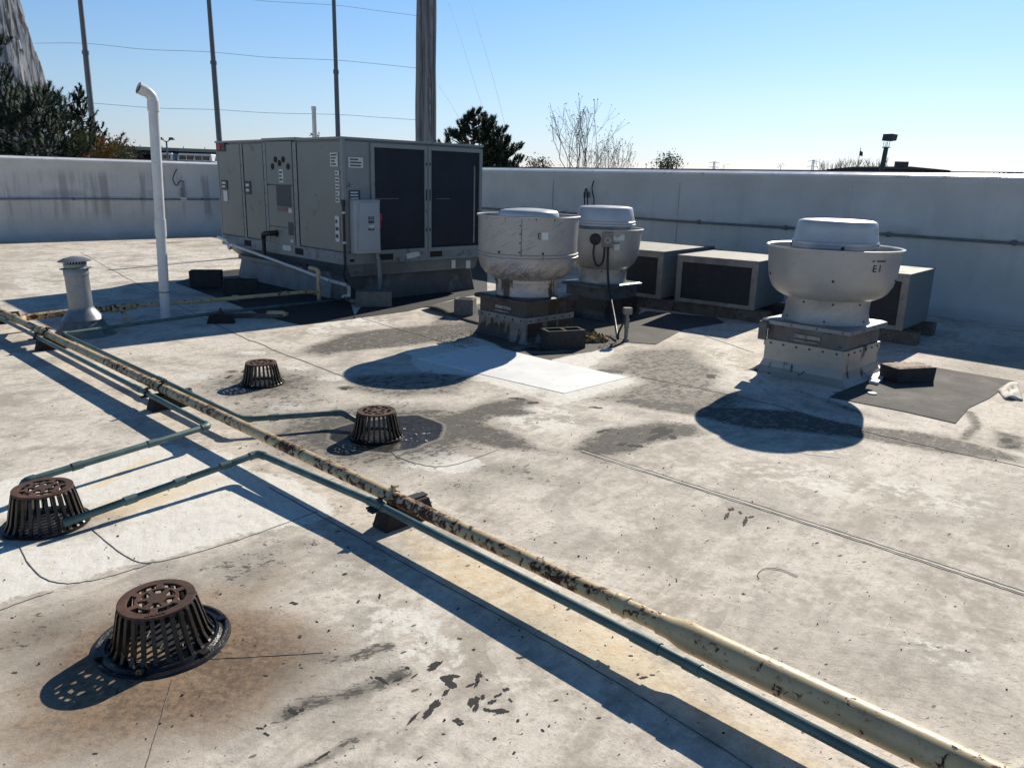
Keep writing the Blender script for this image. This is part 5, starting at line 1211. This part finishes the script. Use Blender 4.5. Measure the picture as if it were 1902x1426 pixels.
def wire(label, pts, Y0, Y1, r, seed=0, sag=0, cat='cable', grp='net support cables'):
    p = [PD(x, y, Y0+(Y1-Y0)*(x-pts[0][0])/(pts[-1][0]-pts[0][0]+1e-6)) for x, y in pts]
    b = MB(); b.tube(smoothpath(p, 6), r, 5); return tag(b.build('net_cable', M['cable_pale'], None, True), label, cat, grp)
wire('upper thin cable strung between the netting poles', [(50, 81), (158, 81), (270, 92), (392, 97), (500, 107), (622, 112), (700, 119), (776, 127)], 49, 58, .015)
wire('lower thin cable strung between the netting poles', [(80, 190), (170, 192), (290, 201), (402, 204), (500, 210), (625, 213), (700, 218), (774, 223)], 49, 58, .015)
wire('topmost thin cable between the netting poles', [(440, -4), (500, 3), (620, 10), (700, 20), (776, 30)], 54, 58, .013)
wire('right hand faint guy wire above the pine', [(868, -10), (900, 90), (930, 200), (945, 270)], 60, 60, .009)
wire('middle faint guy wire above the pine', [(828, -10), (855, 70), (880, 150), (905, 225)], 60, 60, .009)
wire('short faint guy wire leaving the net column toward the pine', [(811, 154), (832, 185), (856, 225)], 58, 58, .010)

# ------------------------------------------------------------------ trees beyond the parapet
def limb(mb, a, b_e, r0, r1, seed=None, k=4):
    a, b_e = Vector(a), Vector(b_e); L = (b_e-a).length; pts = []
    for i in range(k+1):
        s = i/k; p = a.lerp(b_e, s); j = L*.05*math.sin(s*math.pi); p = p+Vector((random.uniform(-j, j), random.uniform(-j, j), random.uniform(-j, j))); pts.append(p)
    mb.tube(pts, [r0+(r1-r0)*i/k for i in range(k+1)], 6, False); return pts
def tuft(vs, fs, p, d, L, n, wd_):
    d = d.normalized(); a = d.orthogonal().normalized(); b2 = d.cross(a)
    for i in range(n):
        t = random.random(); ang = random.random()*6.283; side = a*math.cos(ang)+b2*math.sin(ang); o = p+d*(L*.9*t); dr = (d*random.uniform(.5, 1.2)+side*random.uniform(.5, 1.1)).normalized()
        l = L*random.uniform(.35, .6); sd = dr.cross(side+Vector((.01, .02, .03))).normalized()*wd_; k = len(vs)
        vs += [tuple(o+sd), tuple(o-sd), tuple(o+dr*l)]; fs.append((k, k+1, k+2))
def conifer(label, base, H, rad, shape, ntuft, mat='needle', tl=.34, nn=58, zmin=-1.0, name='pine_tree', nw=.011, up=.5):
    t = thing(name, label, 'pine tree' if name == 'pine_tree' else 'conifer', base)
    mb = MB(); tr = [(0, 0, 0), (.1, .05, H*.4), (-.03, .02, H*.75), (0, 0, H*.97)]
    mb.tube(tr, [.16, .12, .06, .02], 8); vs = []; fs = []
    nb = max(14, ntuft//16); z0 = max(.25*H, zmin-base.z)
    for i in range(nb):
        zf = (i+.5)/nb; z = z0+(H-z0)*zf; R_ = rad*shape(zf)*random.uniform(.65, 1.12); ang = i*2.4+random.uniform(-.5, .5)
        e = Vector((R_*math.cos(ang), R_*math.sin(ang), z+R_*up*random.uniform(.2, .9))); s = Vector((0, 0, z)); pts = limb(mb, s, e, .035, .01)
        m = max(4, int(16*(R_/rad+.25)))
        for j in range(m):
            f = random.uniform(.25, 1)**.7; p = s.lerp(e, f); off = Vector((random.gauss(0, 1), random.gauss(0, 1), random.gauss(0, .6)))*R_*.20*(1.1-f*.6)
            q = p+off; dd = (Vector((math.cos(ang), math.sin(ang), .2))*.5+Vector((off.x, off.y, abs(off.z)+.6*up+.3)).normalized()); tuft(vs, fs, q, dd, tl*random.uniform(.7, 1.15), nn, nw)
            if j % 3 == 0: mb.tube([p, q], .008, 4, False)
    for j in range(6): tuft(vs, fs, Vector((random.gauss(0, .1), random.gauss(0, .1), H-.1*j)), Vector((random.gauss(0, .3), random.gauss(0, .3), 1)), tl, nn, nw)
    mb.build('trunk', M['bark'], t, True); c = MB(); c.v = vs; c.f = fs; c.build('crown', M[mat], t); return t
def at(px, py, Y): q = PD(px, py, Y); return Vector((q.x, q.y, GZ)), q.z-GZ
dome = lambda f: (1-abs(f-.3)**1.6*1.5) if f < .8 else max(.15, 1-(f-.8)*3.6)*.62
cone = lambda f: max(.06, 1-f)
b0, H = at(-38, 62, 25); conifer('tallest dark pine at the far left edge of the photo', b0, H, 1.9, lambda f: 1-.75*f, 520, zmin=.6)
b0, H = at(62, 176, 27); conifer('broad bushy pine left of the spruce, in front of the net curtain', b0, H, 2.6, lambda f: .95*(1-f*.72), 620, zmin=1.0)
b0, H = at(30, 205, 24.5); conifer('low dark pine filling the left end above the parapet', b0, H, 2.3, lambda f: 1-.45*f, 380, zmin=1.2)
b0, H = at(112, 186, 28); conifer('slender pine with an upswept branch between the broad pine and the spruce', b0, H, 1.7, lambda f: .8*(1-f*.6), 240, zmin=1.0)
b0, H = at(146, 166, 26.5); conifer('pointed spruce in front of the leftmost slim pole', b0, H, 1.15, lambda f: max(.05, (1-f))*1.0, 700, 'needle2', .18, 44, .9, 'spruce_tree', .012, .25)
b0, H = at(188, 234, 26); conifer('small narrow juniper right of the spruce', b0, H, .55, lambda f: max(.1, 1-f), 200, 'needle2', .16, 30, 1.2, 'juniper', .012, .5)
b0, H = at(880, 215, 24.5); conifer('dark pine just right of the net column', b0, H, .9, lambda f: (1.0 if f < .5 else max(.2, 1-(f-.5)*1.7)), 620, zmin=1.2, tl=.24, nn=64)
b0, H = at(912, 228, 24.8); conifer('second dark pine top leaning right behind the cabinet', b0, H, .7, lambda f: 1-.6*f, 420, zmin=1.2, tl=.24, nn=60)
b0, H = at(940, 268, 25); conifer('low sloping pine at the right of the dark pine group', b0, H, .7, lambda f: 1-.5*f, 260, zmin=1.3, tl=.22, nn=56)
def leafy(label, base, H, rx, ncl, mat, leaf=.05, zmin=1.2, name='shrub', dens=26, cat='shrub', spread=.32, twigs=True):
    t = thing(name, label, cat, base); mb = MB(); vs = []; fs = []; z0 = zmin-base.z
    for i in range(ncl):
        a = random.random()*6.283; f = random.random()**.6; zz_ = z0+(H-z0)*random.random()**.8; lim = rx*math.sqrt(max(.05, 1-((zz_-z0)/(H-z0+.01))**2)); x, y = lim*f*math.cos(a), lim*f*math.sin(a)
        limb(mb, (x*.2, y*.2, z0-.5), (x, y, zz_), .02, .005)
        for j in range(dens):
            p = Vector((x, y, zz_))+Vector((random.gauss(0, 1), random.gauss(0, 1), random.gauss(0, .8)))*spread*.5; d = Vector((random.gauss(0, 1), random.gauss(0, 1), random.gauss(0, 1))).normalized(); s = d.orthogonal().normalized(); l = leaf*random.uniform(.6, 1.3); k = len(vs)
            vs += [tuple(p), tuple(p+d*l*.5+s*l*.3), tuple(p+d*l), tuple(p+d*l*.5-s*l*.3)]; fs.append((k, k+1, k+2, k+3))
    mb.tube([(0, 0, 0), (0, 0, z0-.4)], [.08, .05], 6); mb.build('trunk', M['bark'], t, True); c = MB(); c.v = vs; c.f = fs; c.build('crown', M[mat], t); return t
b0, H = at(205, 262, 23.5); leafy('orange and yellow autumn shrub right of the juniper', b0, H, .62, 60, 'autumn', .085)
b0, H = at(222, 272, 23); leafy('low olive autumn shrub at the right end of the hedge', b0, H, .45, 30, 'olive', .08)
b0, H = at(160, 250, 25); leafy('olive green shrub in front of the spruce', b0, H, .9, 60, 'olive', .085)
b0, H = at(1245, 291, 20); leafy('rounded leafy green shrub over the middle of the right parapet', b0, H, .45, 42, 'green', .055, 1.5, spread=.2)
b0, H = at(1228, 285, 20.4); leafy('loose sprig of leaves left of the rounded green shrub', b0, H, .35, 12, 'green', .05, 1.5, dens=14, spread=.2)
b0, H = at(1000, 297, 36); leafy('low brown bush right of the dark pine', b0, H, .75, 40, 'brownleaf', .09, 1.6)
b0, H = at(583, 238, 24); leafy('leafy twig tips peeking over the air conditioner', b0, H, .45, 9, 'green', .09, 2.3, dens=10, spread=.25)
for (px, py, Y, n, lb) in ((1345, 305, 60, 8, 'tiny leafy sprig on the skyline over the right parapet'), (1450, 300, 60, 6, 'tiny thin sprig on the skyline left of the flag')):
    b0, H = at(px, py, Y); leafy(lb, b0, H, .35, n, 'green', .09, 1.9, dens=8, spread=.3)
def bare(label, px, py, Y, wpx, stems, gens, seed, r0=.035, lean=0.0, leaves=True):
    random.seed(seed); b0, H = at(px, py, Y); t = thing('bare_tree', label, 'tree', b0); mb = MB(); tips = []
    zs = 1.3-GZ-.6; Wm = wpx/1443*Y
    def grow(p, d, L, r, g):
        e = p+d*L; pts = [p, p+d*L*.5+Vector((random.gauss(0, .02), random.gauss(0, .02), random.gauss(0, .02)))*L*2, e]; mb.tube(pts, [r, r*.85, r*.66], 5, False)
        if g == 0: tips.append(e); return
        for k in range(random.choice((2, 2, 3))):
            dd = (d+Vector((random.gauss(0, .30), random.gauss(0, .30), random.gauss(.20, .2)))).normalized(); grow(e if k else p.lerp(e, .92), dd, L*random.uniform(.62, .86), r*.64, g-1)
        if random.random() < .6: dd = (d+Vector((random.gauss(0, .6), random.gauss(0, .6), .1))).normalized(); grow(p.lerp(e, .5), dd, L*.6, r*.5, g-1)
    mb.tube([(0, 0, 0), (0, 0, zs*.5), (0, 0, zs)], [.12, .08, .06], 8)
    tot = H-zs; L0 = tot/sum(.74**k for k in range(gens+1))*1.05
    for s in range(stems):
        x = (s-(stems-1)/2)/max(1, stems-1)*Wm*.25; grow(Vector((x, random.uniform(-.1, .1), zs)), Vector((x*.45/Wm*2+lean+random.gauss(0, .08), random.gauss(0, .15), 1)).normalized(), L0, r0, gens)
    mb.build('trunk', M['twig'], t, True)
    if leaves:
        c = MB(); vs = []; fs = []
        for e in tips:
            for j in range(2): d = Vector((random.gauss(0, 1), random.gauss(0, 1), random.gauss(0, 1))).normalized(); s_ = d.orthogonal().normalized(); l = random.uniform(.02, .045); k = len(vs); p = e; vs += [tuple(p), tuple(p+d*l*.5+s_*l*.35), tuple(p+d*l), tuple(p+d*l*.5-s_*l*.35)]; fs.append((k, k+1, k+2, k+3))
        c.v = vs; c.f = fs; c.build('crown', M['olive'], t)
bare('tall bare branched tree behind the right parapet above the capped fan', 1085, 205, 19, 62, 4, 4, 21, .017)
bare('low bare shrub right of the tall bare tree', 1140, 268, 19.5, 60, 6, 3, 5, .012, .1)
bare('low bare twigs left of the capped fan cover', 1105, 280, 20, 120, 7, 3, 9, .01)
for i, (px, py) in enumerate(((1530, 302), (1545, 304), (1562, 300), (1578, 302), (1590, 300), (1622, 303), (1634, 302), (1648, 304))):
    bare('hazy bare tree on the far skyline %s' % ('left of the flag, first in the row', 'left of the flag, second in the row', 'left of the flag, third in the row', 'left of the flag, fourth in the row', 'just left of the flagpole', 'right of the flagpole', 'just left of the sign pole', 'just right of the sign pole')[i], px, py-3, 120, 14, 3, 3, 40+i, .07, leaves=False)
random.seed(11)

# ------------------------------------------------------------------ far structures
# parking deck on the left with vans under it
Y = 70; pL, pR = PD(190, 270, Y), PD(470, 280.5, Y+3)
t = thing('parking_shelter', 'long low dark parking shelter on the skyline left of the air conditioner', 'shelter', (0, 0, 0)); 
def slab(mb, a, c, y0, y1, z0, z1):
    mb.add([(a.x, a.y+y0, a.z+z0), (c.x, c.y+y0, c.z+z0), (c.x, c.y+y1, c.z+z0), (a.x, a.y+y1, a.z+z0), (a.x, a.y+y0, a.z+z1), (c.x, c.y+y0, c.z+z1), (c.x, c.y+y1, c.z+z1), (a.x, a.y+y1, a.z+z1)], [(3, 2, 1, 0), (4, 5, 6, 7), (0, 1, 5, 4), (1, 2, 6, 5), (2, 3, 7, 6), (3, 0, 4, 7)])
b = MB(); slab(b, pL, pR, -.2, 7, -.28, .0); b.build('roof_deck', M['deck_edge'], t)
b = MB(); slab(b, pL, pR, .2, 6.8, -.62, -.29); b.build('roof_beam', M['dark_struct'], t)
b = MB(); slab(b, pL, pR, 6.9, 7.1, -9, -.3); b.build('back_wall', M['dark_struct'], t)
b = MB(); slab(b, pL, pR, -.1, 7, -2.1, -1.9); b.build('floor_deck', M['deck_edge'], t)
for k in range(10):
    q = pL.lerp(pR, (k+.4)/10); b = MB(); b.box(q.x-.15, q.x+.15, q.y, q.y+.3, GZ, q.z-.28); b.build('column', M['dark_struct'], t)
for k in range(7):
    q = pL.lerp(pR, (k+.7)/7); b = MB(); b.tube([(q.x, q.y, q.z), (q.x, q.y, q.z+.16)], .03, 6); b.build('rail_post', M['dark_struct'], t)
b = MB(); slab(b, pL, pR, -.12, -.06, -1.05, -.98); b.build('rail', M['dark_struct'], t)
def van(px, label):
    q = PD(px, 300, Y+2.5); s = (px-190)/280; zf = pL.lerp(pR, s).z-1.9
    t = thing('parked_van', label, 'van', (q.x, Y+1.2, zf), R(random.uniform(-8, 8)), 'vans under the parking shelter')
    b = MB(); b.box(-1.0, 1.0, -.9, .9, .25, .85); b.box(-.95, .75, -.86, .86, .85, 1.45, .10, .08); b.build('body', M['white_paint'], t, bevel=.06)
    for x0, x1 in ((-.75, -.2), (-.1, .5)):
        b = MB(); b.box(x0, x1, -.875, -.80, .92, 1.28); b.build('window', M['glass_dark'], t)
    for x in (-.6, .6):
        b = MB(); b.M = Matrix.Translation((x, -.82, .25)) @ Matrix.Rotation(R(90), 4, 'X'); b.lathe([(0, 0), (.24, 0), (.24, .15), (0, .15)], 16); b.build('wheel', M['tyre'], t)
for px, lb in ((252, 'white van under the shelter left of the tall white vent pipe'), (325, 'white van under the shelter just right of the tall white vent pipe'), (366, 'white van under the shelter, second from the air conditioner'), (396, 'white van under the shelter nearest the air conditioner')): van(px, lb)
q = PD(310, 275, 66); t = thing('street_lamp', 'twin headed street lamp rising over the parking shelter', 'street lamp', (q.x, q.y, GZ)); zt = PD(309, 262, 66).z-GZ
b = MB(); b.tube([(0, 0, 0), (0, 0, zt)], [.12, .07], 8); b.build('lamp_pole', M['steelgrey'], t, True)
b = MB(); b.tube([(-.35, 0, zt+.12), (0, 0, zt-.1), (.35, 0, zt+.12)], .04, 6); b.build('lamp_arm', M['steelgrey'], t)
for sx in (-1, 1):
    b = MB(); b.box(sx*.45-.22, sx*.45+.22, -.18, .18, zt+.08, zt+.28, .05, .05); b.build('lamp_head', M['sign_dark'], t, bevel=.04)
# sign pole right
Y = 95; lo, hi = PD(1639, 310, Y), PD(1646, 274, Y); dv = hi-lo; base = lo+dv*((GZ-lo.z)/dv.z); t = thing('sign_pole', 'tall dark pole carrying a boxy unlit sign cabinet on the right skyline', 'pole sign', base)
tt = hi-base; b = MB(); b.tube([(0, 0, 0), tuple(tt)], [.34, .26], 12); b.build('pole', M['sign_dark'], t, True)
up = tt.normalized(); b = MB(); b.box(tt.x-.35, tt.x+.35, -.3, .3, tt.z-.05, tt.z+.05)
for dx in (-.33, -.08, .08, .33): b.tube([(tt.x+dx*.8, 0, tt.z), (tt.x+dx*1.1, 0, tt.z+.62)], .035, 6)
b.build('bracket', M['sign_dark'], t)
b = MB(); cx_, cz_ = tt.x+.12, tt.z+.62; b.add([(cx_-.85, -.2, cz_+.1), (cx_+.02, -.75, cz_), (cx_+.88, -.2, cz_+.15), (cx_, .6, cz_+.1), (cx_-.78, -.2, cz_+.85), (cx_+.06, -.75, cz_+.88), (cx_+.97, -.2, cz_+.84), (cx_, .6, cz_+.86)], [(3, 2, 1, 0), (4, 5, 6, 7), (0, 1, 5, 4), (1, 2, 6, 5), (2, 3, 7, 6), (3, 0, 4, 7)]); b.build('sign_cabinet', M['sign_dark'], t, bevel=.03)
# flag
Y = 110; lo, hi = PD(1594, 304, Y), PD(1598.5, 274, Y); dv = hi-lo; base = lo+dv*((GZ-lo.z)/dv.z); t = thing('flagpole', 'thin flagpole with a limp dark flag left of the sign pole', 'flagpole', base); tt = hi-base
b = MB(); b.tube([(0, 0, 0), tuple(tt)], [.09, .04], 8); b.build('pole', M['steelgrey'], t)
b = MB(); vs = []; fs = []
for i in range(9):
    for j in range(7): f = i/8; vs.append((tt.x*.985+.02+f*.42, .06*math.sin(f*7+j*.5), tt.z-.35-j*.12*(1-.35*f)-f*.35))
for i in range(8):
    for j in range(6): o = i*7+j; fs.append((o, o+7, o+8, o+1))
b.add(vs, fs); o = b.build('flag', M['sign_dark'], t, True); m_ = o.modifiers.new('s', 'SOLIDIFY'); m_.thickness = .01
# low building with roof sign
Y = 100; t = thing('low_building', 'low dark hip-roofed building on the right skyline', 'building', (0, 0, 0))
a, c = PD(1604, 313, Y), PD(1765, 317, Y); rl_, rr_ = PD(1625, 309, Y), PD(1735, 309.5, Y)
b = MB(); zt_ = a.z; b.add([(a.x, Y, GZ), (c.x, Y, GZ), (c.x, Y+12, GZ), (a.x, Y+12, GZ), (a.x, Y, a.z), (c.x, Y, c.z), (c.x, Y+12, c.z), (a.x, Y+12, a.z)], [(0, 1, 5, 4), (1, 2, 6, 5), (2, 3, 7, 6), (3, 0, 4, 7)]); b.build('walls', M['dark_struct'], t)
b = MB(); b.add([(a.x-.3, Y-.3, a.z), (c.x+.3, Y-.3, c.z), (c.x+.3, Y+12.3, c.z), (a.x-.3, Y+12.3, a.z), (rl_.x, Y+6, rl_.z+.05), (rr_.x, Y+6, rr_.z+.1)], [(0, 1, 5, 4), (1, 2, 5), (2, 3, 4, 5), (3, 0, 4), (3, 2, 1, 0)]); b.build('roof', M['roofing'], t)
q0, q1 = PD(1662, 309, Y-1), PD(1687, 300.5, Y-1); t = thing('roof_sign', 'small dark rectangular sign box standing on the low building roof', 'roof sign', (q0.x, Y-1, q0.z))
b = MB(); b.box(0, q1.x-q0.x, -.2, .2, q1.z-q0.z-.62, q1.z-q0.z); b.build('sign_box', M['sign_dark'], t, bevel=.02)
b = MB()
for f in (.35, .5, .65): x = (q1.x-q0.x)*f; b.box(x-.05, x+.05, -.05, .05, -.4, q1.z-q0.z-.6)
b.build('sign_legs', M['sign_dark'], t)
# faint lattice towers
for px, py, Y, lb in ((1327, 300, 420, 'faint lattice power pylon far off, over the rounded green shrub side'), (1511, 297, 380, 'faint lattice power pylon far off, left of the flag')):
    q = PD(px, py, Y); t = thing('power_pylon', lb, 'pylon', (q.x, q.y, GZ), 0, 'far power pylons'); H = q.z-GZ; b = MB()
    for sx in (-1, 1):
        for sy in (-1, 1): b.tube([(sx*2.0, sy*2.0, 0), (sx*.5, sy*.5, H*.7), (sx*.3, sy*.3, H)], .10, 4)
    for k in range(8):
        z = H*k/8; z2 = H*(k+1)/8; r1 = 2.0-(1.6*min(1, z/H/.8)); r2 = 2.0-(1.6*min(1, z2/H/.8)); b.tube([(-r1, -r1, z), (r2, -r2, z2)], .07, 4); b.tube([(r1, -r1, z), (-r2, -r2, z2)], .07, 4)
    b.build('lattice', M['cable_pale'], t)
    b = MB()
    for f in (.72, .84, .96): b.tube([(-2.6, 0, H*f), (0, 0, H*f+.4), (2.6, 0, H*f)], .10, 4)
    b.build('crossarms', M['cable_pale'], t)
